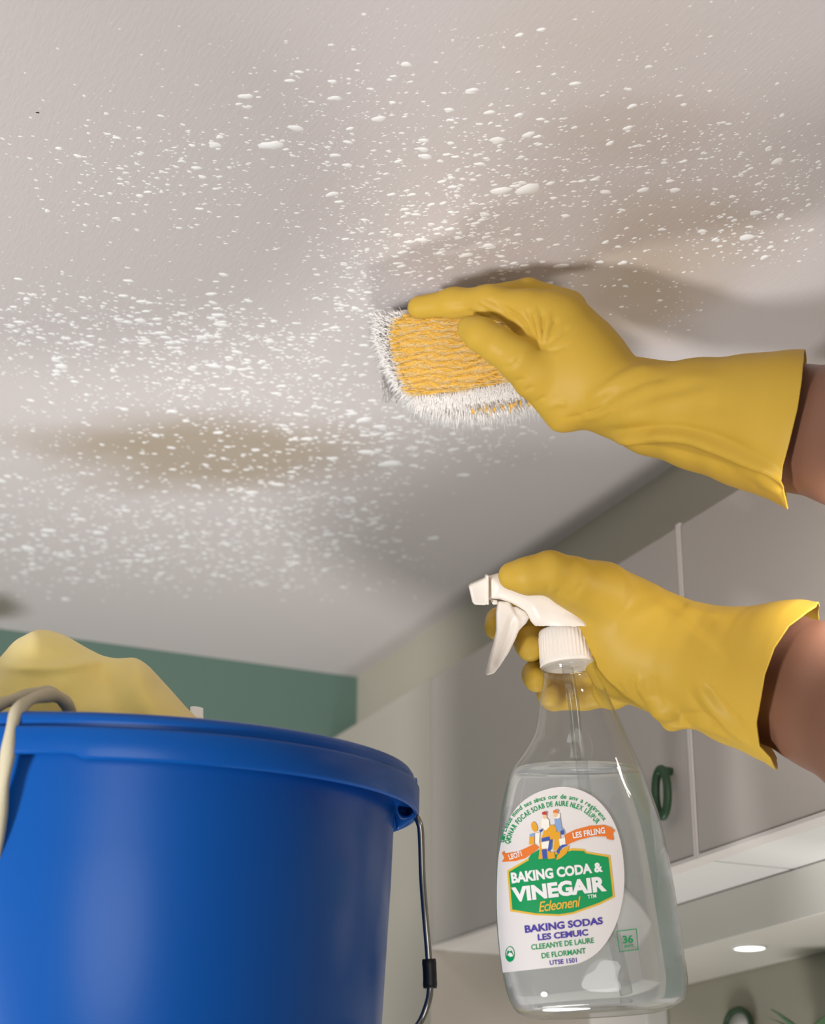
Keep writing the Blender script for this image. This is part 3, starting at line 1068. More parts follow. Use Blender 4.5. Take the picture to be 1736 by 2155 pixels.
# ------------------------------------------------------------------ person: two bare arms (body out of frame), yellow gloves
def body_mesh():
    def cw(r, h, z):
        return world2cam([rhz(r, h, z)])[0]
    g = Grid((-0.1, -0.75, 0.38), (0.66, 0.34, 1.56), 0.0045)
    # right arm (upper in the picture): wrist, forearm, elbow, shoulder
    fa = [(1340, 768, 1300, 880, 1.480, 0.020), (1450, 775, 1420, 925, 1.462, 0.028), (1580, 778, 1555, 985, 1.435, 0.036), (1690, 772, 1662, 1030, 1.408, 0.042),
          (1800, 768, 1790, 1068, 1.375, 0.047), (1960, 778, 1960, 1090, 1.32, 0.048)]
    g.rows(fa, 0.01)
    el = q(2060, 940, 1.27)
    sh = cw(0.56, 0.86, 0.20)
    g.cone(q(1960, 934, 1.32), 0.05, el, 0.045, 0.02)
    g.cone(el, 0.045, sh, 0.062, 0.03)
    # left arm (lower in the picture)
    fb = [(1420, 1290, 1400, 1450, 1.43, 0.022), (1540, 1296, 1470, 1500, 1.415, 0.030), (1680, 1300, 1590, 1552, 1.39, 0.038), (1790, 1320, 1690, 1605, 1.355, 0.043), (1960, 1400, 1830, 1710, 1.29, 0.048)]
    g.rows(fb, 0.01)
    el2 = q(2010, 1660, 1.22)
    sh2 = cw(0.32, 0.74, 0.15)
    g.cone(q(1895, 1555, 1.29), 0.050, el2, 0.044, 0.02)
    g.cone(el2, 0.044, sh2, 0.060, 0.03)
    # torso, neck, head
    cx, ch = 0.44, 0.79
    across = (sh - sh2) / np.linalg.norm(sh - sh2)
    up = world2cam([CAM + np.array([0, 0, 1.0])])[0]
    top, mid, low = cw(cx, ch, 0.13), cw(cx, ch, -0.08), cw(cx, ch, -0.30)
    g.cone(top, 0.145, mid, 0.15, 0.03, w=across, b0=0.085, b1=0.10)
    g.cone(mid, 0.15, low, 0.135, 0.03, w=across, b0=0.10, b1=0.095)
    g.cone(cw(cx, ch, 0.18), 0.058, cw(cx, ch + 0.02, 0.30), 0.052, 0.03)
    hc = cw(cx, ch + 0.03, 0.40)
    g.cone(hc, 0.074, hc + up * 0.035, 0.078, 0.02)
    fw = world2cam([CAM + HV])[0]
    rt = np.array([1.0, 0, 0])
    g.cone(hc + fw * 0.03 - up * 0.045, 0.045, hc + fw * 0.045, 0.055, 0.02)
    g.cone(hc + fw * 0.088 - up * 0.012, 0.013, hc + fw * 0.082 + up * 0.02, 0.008, 0.01)
    for s in (-1, 1):
        g.cone(hc + rt * s * 0.076 + up * 0.015, 0.016, hc + rt * s * 0.076 - up * 0.015, 0.011, 0.006)
        g.cone(hc + fw * 0.098 + rt * s * 0.03 + up * 0.018, 0.012, hc + fw * 0.098 + rt * s * 0.03 + up * 0.0181, 0.012, 0.004, sub=True)
        g.cone(hc + fw * 0.078 + rt * s * 0.03 + up * 0.018, 0.012, hc + fw * 0.078 + rt * s * 0.0301 + up * 0.018, 0.012, 0.0)
    g.cone(hc + fw * 0.086 - up * 0.045 - rt * 0.02, 0.006, hc + fw * 0.086 - up * 0.045 + rt * 0.02, 0.006, 0.006)
    V, Fq = g.mesh(3)
    info = dict(hc=hc, up=up, fw=fw, sh=sh, sh2=sh2, top=top, mid=mid, low=low, across=across)
    return V, Fq, info


bV, bF, BI = body_mesh()
person = link_mesh('person', cam2world(bV), bF, M['skin'])
tag(person, 'person with brown forearms and yellow rubber gloves scrubbing the ceiling with a brush', 'person')

# sleeveless shirt and hair (out of the frame)
g = Grid((0.0, -0.75, 0.38), (0.62, 0.2, 1.15), 0.006)
g.cone(BI['top'], 0.157, BI['mid'], 0.163, 0.03, w=BI['across'], b0=0.098, b1=0.114)
g.cone(BI['mid'], 0.163, BI['low'], 0.150, 0.03, w=BI['across'], b0=0.114, b1=0.112)
for s in (BI['sh'], BI['sh2']):
    g.cone(BI['top'] + (s - BI['top']) * 0.5, 0.075, BI['top'] + (s - BI['top']) * 0.86, 0.070, 0.03)
V, Fq = g.mesh(3)
shirt = link_mesh('shirt', cam2world(V), Fq, M['shirt'], person)
shirt['label'] = 'grey sleeveless shirt'
g = Grid(BI['hc'] - 0.16, BI['hc'] + 0.18, 0.005)
g.cone(BI['hc'] - BI['fw'] * 0.012 + BI['up'] * 0.01, 0.082, BI['hc'] - BI['fw'] * 0.008 + BI['up'] * 0.042, 0.083, 0.01)
g.cone(BI['hc'] + BI['fw'] * 0.11 - BI['up'] * 0.03, 0.09, BI['hc'] + BI['fw'] * 0.11 - BI['up'] * 0.031, 0.09, 0.01, sub=True)
V, Fq = g.mesh(2)
link_mesh('hair', cam2world(V), Fq, M['hair'], person)


def glove(g, hem_y, hem_x, back_shift, crs, name, label, hy=None):
    V, Fq = g.mesh(3)
    V = creases(V, Fq, crs)
    for _ in range(1):
        V = lap(V, Fq, 0.35)
    px, py = cam2px(V)
    N = vnormals(V, Fq)
    back = np.clip(0.5 + N[:, 2] * 0.9, 0, 1)
    gg = px - np.interp(py, hem_y, hem_x) - back * np.interp(py, hem_y, back_shift)
    V2, F2 = clip_mesh(V, [tuple(f) for f in Fq], gg)
    o = link_mesh(name, cam2world(V2), F2, M['glove'], person)
    o['label'] = label
    so = o.modifiers.new('thickness', 'SOLIDIFY')
    so.thickness = 0.0013
    so.offset = -1
    return o


# --- upper glove: fingers over the brush, thumb across its front
g = Grid((-0.02, -0.02, 1.325), (0.345, 0.215, 1.63), 0.0014)
# cuff and hand (pairs of outline points, depth, half thickness)
g.rows([(1760, 742, 1700, 1085, 1.398, 0.062), (1695, 747, 1655, 1050, 1.412, 0.060), (1600, 754, 1570, 1021, 1.435, 0.053), (1500, 764, 1455, 982, 1.458, 0.045), (1410, 777, 1345, 945, 1.478, 0.038), (1338, 768, 1252, 899, 1.495, 0.033)], 0.010)
g.rows([(1338, 768, 1252, 899, 1.495, 0.033), (1285, 703, 1172, 846, 1.508, 0.036), (1238, 650, 1120, 800, 1.517, 0.036), (1205, 630, 1120, 735, 1.520, 0.034)], 0.010)
# index, nearest the camera, laid along the brush's top edge
g.chain([(q(1185, 678, 1.507), 0.0185), (q(1110, 655, 1.510), 0.0150), (q(1030, 634, 1.520), 0.0108), (q(955, 637, 1.535), 0.0098), (q(882, 647, 1.548), 0.0082)], 0.008)
# middle, ring and little finger behind it
g.chain([(q(1190, 655, 1.535), 0.017), (q(1112, 616, 1.540), 0.0105), (q(1020, 629, 1.553), 0.0095), (q(930, 641, 1.566), 0.0088), (q(880, 648, 1.572), 0.0078)], 0.0035)
g.chain([(q(1195, 668, 1.550), 0.016), (q(1120, 634, 1.561), 0.0100), (q(1030, 640, 1.574), 0.0092), (q(945, 649, 1.585), 0.0084), (q(900, 655, 1.589), 0.0076)], 0.0030)
g.chain([(q(1205, 690, 1.560), 0.016), (q(1135, 655, 1.578), 0.0092), (q(1060, 656, 1.589), 0.0085), (q(980, 662, 1.597), 0.0074)], 0.0030)
# thumb
g.cone(q(1200, 820, 1.502), 0.034, q(1128, 786, 1.494), 0.0190, 0.012, b0=0.026, b1=0.016)
g.chain([(q(1128, 786, 1.494), 0.0185), (q(1092, 757, 1.489), 0.0150), (q(1048, 727, 1.492), 0.0128), (q(1012, 704, 1.499), 0.0118), (q(990, 692, 1.505), 0.0095)], 0.006)
# fold of loose latex on the back of the wrist
g.cone(q(1352, 778, 1.483), 0.006, q(1392, 790, 1.475), 0.007, 0.008)
cr = [([(1238, 842), (1285, 812), (1330, 786), (1385, 772)], 11, 0.0022), ([(1262, 852), (1310, 825), (1360, 806), (1420, 796)], 10, -0.0016),
      ([(1228, 880), (1262, 872), (1300, 855)], 7, 0.0012), ([(1232, 868), (1270, 858)], 5, -0.0012),
      ([(1256, 924), (1300, 926), (1350, 920), (1400, 917), (1450, 922), (1510, 942), (1570, 966), (1625, 990), (1650, 1015)], 9, 0.0062),
      ([(1262, 908), (1320, 905), (1390, 898), (1450, 902), (1520, 922), (1600, 958)], 12, -0.0026),
      ([(1290, 934), (1360, 938), (1430, 948), (1520, 975), (1600, 1012)], 9, -0.0022),
      ([(1300, 880), (1360, 858), (1430, 838), (1520, 822)], 18, 0.0018), ([(1310, 862), (1380, 838), (1470, 818)], 14, -0.0014),
      ([(1380, 880), (1450, 864), (1540, 860)], 15, -0.0012), ([(1340, 812), (1420, 800), (1520, 798)], 16, 0.0014),
      ([(1134, 735), (1116, 700), (1092, 668), (1060, 645)], 6, -0.0026), ([(1136, 733), (1124, 690), (1110, 655)], 5, -0.0024), ([(1130, 728), (1108, 695), (1080, 665)], 5, 0.0014),
      ([(1138, 733), (1142, 695), (1140, 655)], 5, -0.0020), ([(1140, 733), (1158, 700), (1172, 672)], 5, -0.0020), ([(1142, 735), (1172, 712), (1196, 690)], 5, -0.0014),
      ([(1134, 728), (1133, 690), (1127, 650)], 4, 0.0014), ([(1140, 728), (1150, 695), (1157, 660)], 4, 0.0014), ([(1143, 738), (1170, 738), (1195, 728)], 6, -0.0010),
      ([(1030, 668), (1010, 652), (990, 646), (930, 655)], 5, 0.0011), ([(1050, 672), (1020, 648), (1000, 640)], 4, -0.0011), ([(1070, 668), (1045, 640), (1020, 630)], 5, -0.0010),
      ([(1062, 772), (1080, 768), (1094, 752)], 5, -0.0011), ([(1085, 800), (1105, 796)], 5, -0.0011), ([(1102, 822), (1124, 812)], 5, -0.0012), ([(1125, 846), (1150, 832)], 5, -0.0012),
      ([(1150, 858), (1175, 848), (1195, 850)], 6, 0.0010), ([(1190, 878), (1225, 872)], 5, -0.0010),
      ([(1540, 985), (1590, 1006), (1640, 1035)], 8, 0.0016), ([(1600, 985), (1635, 1015), (1650, 1040)], 7, -0.0018)]
glove(g, [700, 747, 760, 800, 860, 930, 980, 1010, 1048, 1100], [1690, 1690, 1691, 1688, 1679, 1662, 1648, 1644, 1654, 1662],
      [9, 9, 8, 4, 2, 2, 4, 6, 3, 3], cr, 'glove', 'yellow rubber glove gripping the scrub brush')

# --- lower glove: thumb on top of the sprayer, fingers round the bottle's neck
g = Grid((0.05, -0.235, 1.28), (0.335, -0.01, 1.53), 0.0014)
g.rows([(1800, 1268, 1700, 1660, 1.355, 0.062), (1718, 1277, 1620, 1600, 1.375, 0.060), (1600, 1288, 1535, 1560, 1.395, 0.050), (1505, 1283, 1462, 1519, 1.412, 0.042), (1430, 1270, 1388, 1494, 1.423, 0.037)], 0.008)
g.rows([(1430, 1270, 1388, 1494, 1.423, 0.037), (1365, 1238, 1320, 1470, 1.432, 0.037), (1305, 1205, 1278, 1395, 1.435, 0.036), (1255, 1192, 1250, 1310, 1.432, 0.030), (1222, 1186, 1222, 1258, 1.420, 0.022)], 0.010)
# heel of the palm behind the neck
g.cone(q(1300, 1420, 1.452), 0.018, q(1288, 1452, 1.452), 0.014, 0.010)
# thumb along the top of the sprayer
g.chain([(q(1262, 1252, 1.415), 0.0245), (q(1205, 1226, 1.400), 0.0170), (q(1157, 1206, 1.392), 0.0142), (q(1112, 1212, 1.390), 0.0118), (q(1078, 1212, 1.393), 0.0092)], 0.006)
# fold where the cuff begins, underneath
g.cone(q(1414, 1518, 1.408), 0.0048, q(1446, 1512, 1.402), 0.0055, 0.007)
g.cone(q(1405, 1490, 1.402), 0.012, q(1413, 1514, 1.408), 0.0055, 0.008)
# index on the trigger, then middle, ring and little finger behind the neck
g.chain([(q(1300, 1290, 1.458), 0.014), (q(1190, 1290, 1.470), 0.0108), (q(1080, 1300, 1.462), 0.0100), (q(1052, 1308, 1.452), 0.0095), (q(1046, 1320, 1.438), 0.0085)], 0.003)
g.chain([(q(1310, 1350, 1.462), 0.014), (q(1200, 1350, 1.474), 0.0115), (q(1122, 1345, 1.464), 0.0112), (q(1115, 1352, 1.448), 0.0108), (q(1117, 1364, 1.434), 0.0092)], 0.003)
g.chain([(q(1310, 1410, 1.464), 0.014), (q(1210, 1414, 1.474), 0.0115), (q(1140, 1416, 1.464), 0.0108), (q(1130, 1420, 1.448), 0.0100), (q(1130, 1430, 1.436), 0.0086)], 0.003)
g.chain([(q(1315, 1445, 1.462), 0.013), (q(1230, 1464, 1.472), 0.0100), (q(1165, 1466, 1.465), 0.0095), (q(1156, 1462, 1.452), 0.0085)], 0.003)
cr = [([(1400, 1270), (1330, 1300), (1285, 1318)], 16, 0.0012), ([(1390, 1262), (1430, 1290), (1500, 1345), (1560, 1400)], 18, -0.0016), ([(1408, 1285), (1470, 1340), (1540, 1392)], 16, 0.0014),
      ([(1206, 1258), (1214, 1240), (1232, 1222)], 6, -0.0007), ([(1196, 1255), (1203, 1240)], 5, -0.0006), ([(1170, 1250), (1176, 1238)], 5, -0.0008), ([(1150, 1244), (1154, 1228)], 5, -0.0008),
      ([(1470, 1440), (1500, 1485), (1540, 1530), (1590, 1572)], 9, 0.0026), ([(1488, 1438), (1520, 1480), (1570, 1530)], 9, -0.0020), ([(1452, 1455), (1480, 1500), (1510, 1535)], 8, -0.0018),
      ([(1405, 1525), (1450, 1522), (1500, 1533), (1560, 1560)], 7, 0.0022), ([(1420, 1505), (1470, 1502), (1520, 1520)], 8, -0.0016),
      ([(1345, 1420), (1352, 1450), (1372, 1480)], 8, 0.0014), ([(1330, 1425), (1338, 1455), (1352, 1472)], 7, -0.0012), ([(1375, 1420), (1385, 1460), (1400, 1495)], 9, -0.0012),
      ([(1290, 1440), (1302, 1460)], 4, -0.0010), ([(1302, 1435), (1318, 1462)], 4, -0.0010), ([(1282, 1450), (1292, 1466)], 4, 0.0008),
      ([(1440, 1275), (1470, 1290), (1520, 1300)], 9, 0.0012)]
glove(g, [1200, 1277, 1290, 1305, 1320, 1365, 1420, 1480, 1520, 1570, 1594, 1640], [1715, 1712, 1692, 1676, 1660, 1630, 1610, 1600, 1593, 1597, 1618, 1632],
      [14, 18, 34, 48, 48, 30, 12, 10, 16, 26, 22, 16], cr, 'glove', 'yellow rubber glove gripping the spray bottle')

# ------------------------------------------------------------------ scrub brush
DB = 1.560                                      # depth of the yellow face at its upper edge


def bd(py):
    return DB + 0.00012 * (py - 660)


out_w = [(796, 672), (850, 659), (940, 655), (1040, 668), (1120, 720), (1160, 800), (1130, 840), (1040, 858), (950, 863), (880, 848), (842, 812), (814, 760), (794, 710)]
out_y = [(850, 664), (960, 660), (1060, 690), (1130, 750), (1130, 792), (1060, 804), (960, 822), (868, 832), (850, 800), (838, 752), (826, 712), (834, 680)]
brush = thing('scrub_brush', 'white bristled scrub brush with yellow fibre back pressed against the ceiling', 'brush', P(950, 850, 1.59))
g = Grid((-0.035, 0.075, 1.53), (0.14, 0.18, 1.68), 0.0016)
g.ext_poly(out_w, 1.608, 0.030, 0.014)
V, Fq = g.mesh(2)
V[:, 2] += 0.00012 * (cam2px(V)[1] - 740)
core = link_mesh('bristle_base', cam2world(V), Fq, M['brush_core'], brush)
g = Grid((-0.035, 0.075, 1.52), (0.14, 0.18, 1.60), 0.0012)
g.ext_poly(out_y, 1.573, 0.011, 0.007)
V, Fq = g.mesh(1)
px_, py_ = cam2px(V)
wav = np.sin((py_ + 0.10 * (px_ - 950) + 5 * np.sin(px_ / 33.0) + 3 * np.sin(px_ / 11.0 + py_ / 9.0)) * 2 * math.pi / 15.0)
V[:, 2] += np.where(V[:, 2] < 1.572, 0.0011 * wav, 0)
V[:, 2] += 0.00012 * (py_ - 740)
pad = link_mesh('fibre_pad', cam2world(V), Fq, M['pad'], brush)


def strands(items, seg=3):
    """items: (root, mid, tip, r) in camera frame"""
    V, Fc = [], []
    for a, b, c, r in items:
        o = len(V)
        t = c - a
        t = t / (np.linalg.norm(t) + 1e-9)
        u = np.cross(t, [0.3, 0.5, 0.8])
        u /= np.linalg.norm(u)
        v = np.cross(t, u)
        for p, rr in ((a, r), (b, r * 0.85)):
            for k in range(seg):
                an = 2 * math.pi * k / seg
                V.append(p + rr * (math.cos(an) * u + math.sin(an) * v))
        V.append(c)
        for k in range(seg):
            l = (k + 1) % seg
            Fc.append((o + k, o + l, o + seg + l, o + seg + k))
            Fc.append((o + seg + k, o + seg + l, o + 2 * seg))
    return np.array(V), Fc


def along(poly, n):
    P_ = np.array(poly + [poly[0]], float)
    L = np.linalg.norm(np.diff(P_, axis=0), axis=1)
    cum = np.concatenate([[0], np.cumsum(L)])
    out = []
    for s in np.linspace(0, cum[-1], n, endpoint=False):
        i = min(len(L) - 1, int(np.searchsorted(cum, s, side='right') - 1))
        f = (s - cum[i]) / L[i]
        p = P_[i] * (1 - f) + P_[i + 1] * f
        e = (P_[i + 1] - P_[i]) / L[i]
        out.append((p, e))
    return out


rb = np.random.RandomState(3)
items = []
cen = np.array([975, 750.0])
for p, e in along(out_w, 11000):
    nrm = np.array([-e[1], e[0]])
    if nrm @ (p - cen) < 0:
        nrm = -nrm
    bottom = np.clip((p[1] - 800) / 45.0, 0, 1)
    z = rb.uniform(-0.030, 0.034)
    ln = (20 + 12 * bottom) * rb.uniform(0.6, 1.25)
    if p[1] < 672 and p[0] > 830:
        ln *= 0.25
    dirn = nrm * (1 - 0.45 * bottom) + np.array([0.05, 1.0]) * 0.55 * bottom + rb.normal(size=2) * 0.22
    pr = p - nrm * 8
    d = 1.608 + z + 0.00012 * (p[1] - 740)
    dz = rb.uniform(-0.002, 0.012)
    a = q(pr[0], pr[1], d)
    m = q(pr[0] + dirn[0] * ln * 0.55, pr[1] + dirn[1] * ln * 0.55, d + dz * 0.3)
    c = q(pr[0] + dirn[0] * ln + rb.normal() * 3, pr[1] + dirn[1] * ln + rb.normal() * 3 + 2, d + dz)
    items.append((a, m, c, rb.uniform(0.0002, 0.00042)))
# short white tufts between the fringe and the yellow back
al = along(out_w, 900)
for _ in range(5000):
    p, e = al[rb.randint(900)]
    t = rb.uniform(0.0, 0.30)
    b = p + (cen - p) * t
    if b[1] < 668 and b[0] > 850:
        continue
    dirn = (p - cen) / np.linalg.norm(p - cen) + rb.normal(size=2) * 0.3
    bottom = np.clip((p[1] - 800) / 45.0, 0, 1)
    dirn = dirn * (1 - 0.6 * bottom) + np.array([0.05, 1.0]) * bottom
    ln = rb.uniform(10, 24) * (1 + 0.5 * bottom)
    d0 = 1.5765 - 0.003 * rb.rand() + 0.00012 * (b[1] - 740)
    a = q(b[0], b[1], d0 + 0.004)
    m = q(b[0] + dirn[0] * ln * 0.5, b[1] + dirn[1] * ln * 0.5, d0 - 0.002)
    c = q(b[0] + dirn[0] * ln, b[1] + dirn[1] * ln, d0 + 0.004)
    items.append((a, m, c, rb.uniform(0.0002, 0.00042)))
for _ in range(3600):
    x = rb.uniform(872, 1135)
    y = np.interp(x, [868, 960, 1060, 1130], [832, 822, 804, 792]) + rb.uniform(-4, 24)
    d0 = 1.5705 + 0.00012 * (y - 740) + 0.0003 * max(0, y - 820) * 0.1
    ln = rb.uniform(12, 26)
    a, m, c = q(x, y, d0 + 0.006), q(x + rb.normal(), y + ln * 0.5, d0 + 0.001), q(x - 1 + rb.normal() * 3, y + ln, d0 + 0.006)
    items.append((a, m, c, rb.uniform(0.0002, 0.00036)))
# bristles of the working face, up to the ceiling
for _ in range(1800):
    x, y = rb.uniform(800, 1130), rb.uniform(660, 850)
    d = 1.630 + 0.00012 * (y - 740)
    a = q(x, y, d)
    w = cam2world([a])[0]
    tip = w + np.array([0.15, 0.35, 1.0]) * 0.030 + HV * 0.03 + rb.normal(size=3) * 0.003
    tip[2] = min(tip[2], ZC - 0.0006)
    c = world2cam([tip])[0]
    items.append((a, (a + c) / 2, c, 0.0005))
V, Fc = strands(items)
W = cam2world(V)
W[:, 2] = np.minimum(W[:, 2], ZC - 0.0006)
br = link_mesh('bristles', W, Fc, M['bristle'], brush)
br['kind'] = 'stuff'
amber, pale = [], []
for _ in range(7500):
    x, y = rb.uniform(826, 1130), rb.uniform(668, 832)
    if x < np.interp(y, [664, 712, 752, 800, 832], [840, 826, 838, 850, 868]) + rb.normal() * 3 or y > np.interp(x, [868, 960, 1060, 1130], [832, 822, 804, 792]) + rb.normal() * 2:
        continue
    ph = math.sin((y + 0.10 * (x - 950) + 5 * math.sin(x / 33.0) + 3 * math.sin(x / 11.0 + y / 9.0)) * 2 * math.pi / 15.0)
    d = 1.5618 + 0.00012 * (y - 740) + 0.0011 * ph
    ln = rb.uniform(9, 24)
    sl = 0.10 + rb.normal() * 0.07
    a = q(x, y, d + 0.0012)
    m = q(x - ln * 0.5, y + sl * ln * 0.5 + rb.normal() * 0.6, d - 0.0003)
    c = q(x - ln, y + sl * ln + rb.normal() * 1.0, d + 0.0006)
    left = np.clip((900 - x) / 70.0, 0, 1) * 0.5
    (amber if ph + rb.normal() * 0.7 < -0.25 + left else pale).append((a, m, c, rb.uniform(0.00024, 0.00042)))
for _ in range(45):                            # yellow tips showing among the lower bristles
    x = rb.uniform(985, 1130)
    y = np.interp(x, [985, 1130], [864, 842]) + rb.normal() * 4
    d = 1.576
    a = q(x, y, d)
    amber.append((a, q(x + 1, y + 6, d), q(x + rb.normal() * 2, y + rb.uniform(10, 16), d + .003), 0.0006))
V, Fc = strands(amber)
tf = link_mesh('yellow_tufts', cam2world(V), Fc, M['tuft'], brush)
tf['kind'] = 'stuff'
V, Fc = strands(pale)
tf = link_mesh('pale_tufts', cam2world(V), Fc, M['tuft_pale'], brush)
tf['kind'] = 'stuff'

# ------------------------------------------------------------------ spray bottle
T0 = P(1198, 1400, 1.42)
B0 = P(1262, 2125, 1.335)
AX = (B0 - T0) / np.linalg.norm(B0 - T0)        # down the bottle
LX = Rv - AX * (Rv @ AX)
LX /= np.linalg.norm(LX)
NX_ = np.cross(AX, LX)
if NX_ @ Fv > 0:
    NX_ = -NX_                                   # towards the camera


def bplane(px, py):
    """(s along the axis, x across) of a pixel on the bottle's middle plane"""
    v = ray(px, py)
    t = ((T0 - CAM) @ NX_) / (v @ NX_)
    d = CAM + t * v - T0
    return d @ AX, d @ LX


edges = [(1405, 1139, 1257), (1425, 1140, 1262), (1450, 1136, 1275), (1490, 1131, 1292), (1540, 1121, 1316), (1580, 1098, 1333), (1620, 1070, 1351), (1680, 1053, 1374), (1750, 1043, 1397),
         (1850, 1037, 1418), (1950, 1041, 1434), (2030, 1051, 1446), (2080, 1062, 1452), (2108, 1074, 1447), (2124, 1088, 1434), (2132, 1108, 1412)]
BS, BCX, BHW = [], [], []
for y, xl, xr in edges:
    a, b = bplane(xl + 1.5, y), bplane(xr - 1.5, y)
    BS.append((a[0] + b[0]) / 2)
    BCX.append((a[1] + b[1]) / 2)
    BHW.append(0.985 * (b[1] - a[1]) / 2)
BS, BCX, BHW = map(np.array, (BS, BCX, BHW))
ss = np.linspace(BS[0], BS[-1], 90)
_c = catmull(np.stack([BS, BCX, BHW], 1), 400)
fcx = lambda s: np.interp(s, _c[:, 0], _c[:, 1])
fhw = lambda s: np.interp(s, _c[:, 0], _c[:, 2])


def ratio(s):
    return np.interp(s, [BS[0], BS[2], BS[6], BS[8], BS[-1]], [1.0, 0.96, 0.70, 0.62, 0.60])


EXPO = 2.35


def bsurf(s, th, inset=0.0):
    hw = fhw(s) - inset
    hb = fhw(s) * ratio(s) - inset
    c, sn = math.cos(th), math.sin(th)
    e = 2.0 / (2.0 + (EXPO - 2.0) * min(1.0, max(0.0, (s - BS[1]) / (BS[6] - BS[1]))))
    x = hw * abs(c) ** e * (1 if c >= 0 else -1)
    y = hb * abs(sn) ** e * (1 if sn >= 0 else -1)
    return T0 + s * AX + (fcx(s) + x) * LX + y * NX_


bottle = thing('spray_bottle', 'clear plastic trigger spray bottle with baking soda and vinegar label, held in the lower glove', 'bottle', B0)
SEG = 96
sl_ = list(np.linspace(BS[0] + 0.0004, BS[-1], 80))
V = [bsurf(s, 2 * math.pi * k / SEG) for s in sl_ for k in range(SEG)]
n = len(sl_)
Fc = [(i * SEG + k, i * SEG + (k + 1) % SEG, (i + 1) * SEG + (k + 1) % SEG, (i + 1) * SEG + k) for i in range(n - 1) for k in range(SEG)]
# pushed-up base
sb = BS[-1]
ctr = T0 + sb * AX + fcx(sb) * LX
for f, dz in ((0.88, 0.0012), (0.76, 0.0002), (0.55, -0.0028), (0.25, -0.004)):
    for k in range(SEG):
        e = bsurf(sb, 2 * math.pi * k / SEG)
        V.append(ctr + (e - ctr) * f + AX * dz)
m0 = n - 1
for r_ in range(4):
    Fc += [((m0 + r_) * SEG + k, (m0 + r_) * SEG + (k + 1) % SEG, (m0 + r_ + 1) * SEG + (k + 1) % SEG, (m0 + r_ + 1) * SEG + k) for k in range(SEG)]
Fc.append(tuple((m0 + 4) * SEG + k for k in range(SEG)))
link_mesh('bottle_body', V, Fc, M['bottle'], bottle)

# liquid, level with the room
zl = P(1205, 1618, 1.385)[2]
INS = 0.0016
V, Fc = [], []
smid = (zl - T0[2]) / AX[2]
rows = 44
for i in range(rows):
    for k in range(SEG):
        th = 2 * math.pi * k / SEG
        s = smid
        for _ in range(4):
            p = bsurf(s, th, INS)
            s += (zl - p[2]) / AX[2]
        f = i / (rows - 1.0)
        V.append(bsurf(s * (1 - f) + (BS[-1] - 0.003) * f, th, INS))
Fc = [(i * SEG + k, i * SEG + (k + 1) % SEG, (i + 1) * SEG + (k + 1) % SEG, (i + 1) * SEG + k) for i in range(rows - 1) for k in range(SEG)]
Fc.append(tuple(range(SEG - 1, -1, -1)))
lc_ = T0 + (BS[-1] - 0.003) * AX + fcx(BS[-1]) * LX
for f, dz in ((0.7, -0.0008), (0.5, -0.0034), (0.2, -0.0050)):
    for k in range(SEG):
        e = bsurf(BS[-1] - 0.003, 2 * math.pi * k / SEG, INS)
        V.append(lc_ + (e - lc_) * f + AX * dz)
for r_ in range(3):
    Fc += [((rows - 1 + r_) * SEG + k, (rows - 1 + r_) * SEG + (k + 1) % SEG, (rows + r_) * SEG + (k + 1) % SEG, (rows + r_) * SEG + k) for k in range(SEG)]
Fc.append(tuple((rows + 2) * SEG + k for k in range(SEG)))
link_mesh('cleaning_liquid', V, Fc, M['liquid'], bottle)
# dip tube
pt = [T0 + s * AX + (fcx(s) + x) * LX for s, x in ((-0.004, -0.002), (0.03, -0.001), (0.08, 0.004), (0.15, 0.010), (BS[-1] - 0.014, 0.018))]
V, Fc = tube(catmull(np.array(pt), 30), 0.0042, 16)
link_mesh('dip_tube', V, Fc, M['tube'], bottle)
# neck ring and ribbed cap
s0 = bplane(1190, 1327)[0]
s1 = bplane(1198, 1402)[0]
cr_ = 59.5 * 1.42 / FPX
capc = T0 + fcx(BS[0]) * LX
NR = 46


def rib(th, s):
    inr = (s > s0 + 0.0045) and (s < s1 - 0.0035)
    return 1.0 + (0.016 * max(-0.4, math.cos(NR * th)) if inr else 0.0)


prof = [(cr_ * 0.80, s0 - 0.0005), (cr_ * 0.93, s0), (cr_ * 0.965, s0 + 0.0015), (cr_ * 0.97, s0 + 0.004), (cr_ * 0.975, s0 + 0.0055), (cr_ * 0.985, (s0 + s1) / 2), (cr_ * 0.995, s1 - 0.0045), (cr_ * 1.0, s1 - 0.003), (cr_ * 1.01, s1 - 0.001), (cr_ * 0.99, s1), (cr_ * 0.9, s1)]
V, Fc = lathe(prof, NR * 8, capc - LX * 0.0005, (LX, NX_, AX), rmod=rib)
link_mesh('cap', V, Fc, M['white_plastic'], bottle)
prof = [(cr_ * 0.95, s1 + 0.0002), (cr_ * 1.03, s1 + 0.001), (cr_ * 1.04, s1 + 0.003), (cr_ * 0.97, s1 + 0.0045), (cr_ * 0.96, s1 + 0.006)]
V, Fc = lathe(prof, 80, capc, (LX, NX_, AX), (False, False))
link_mesh('neck_ring', V, Fc, M['bottle'], bottle)
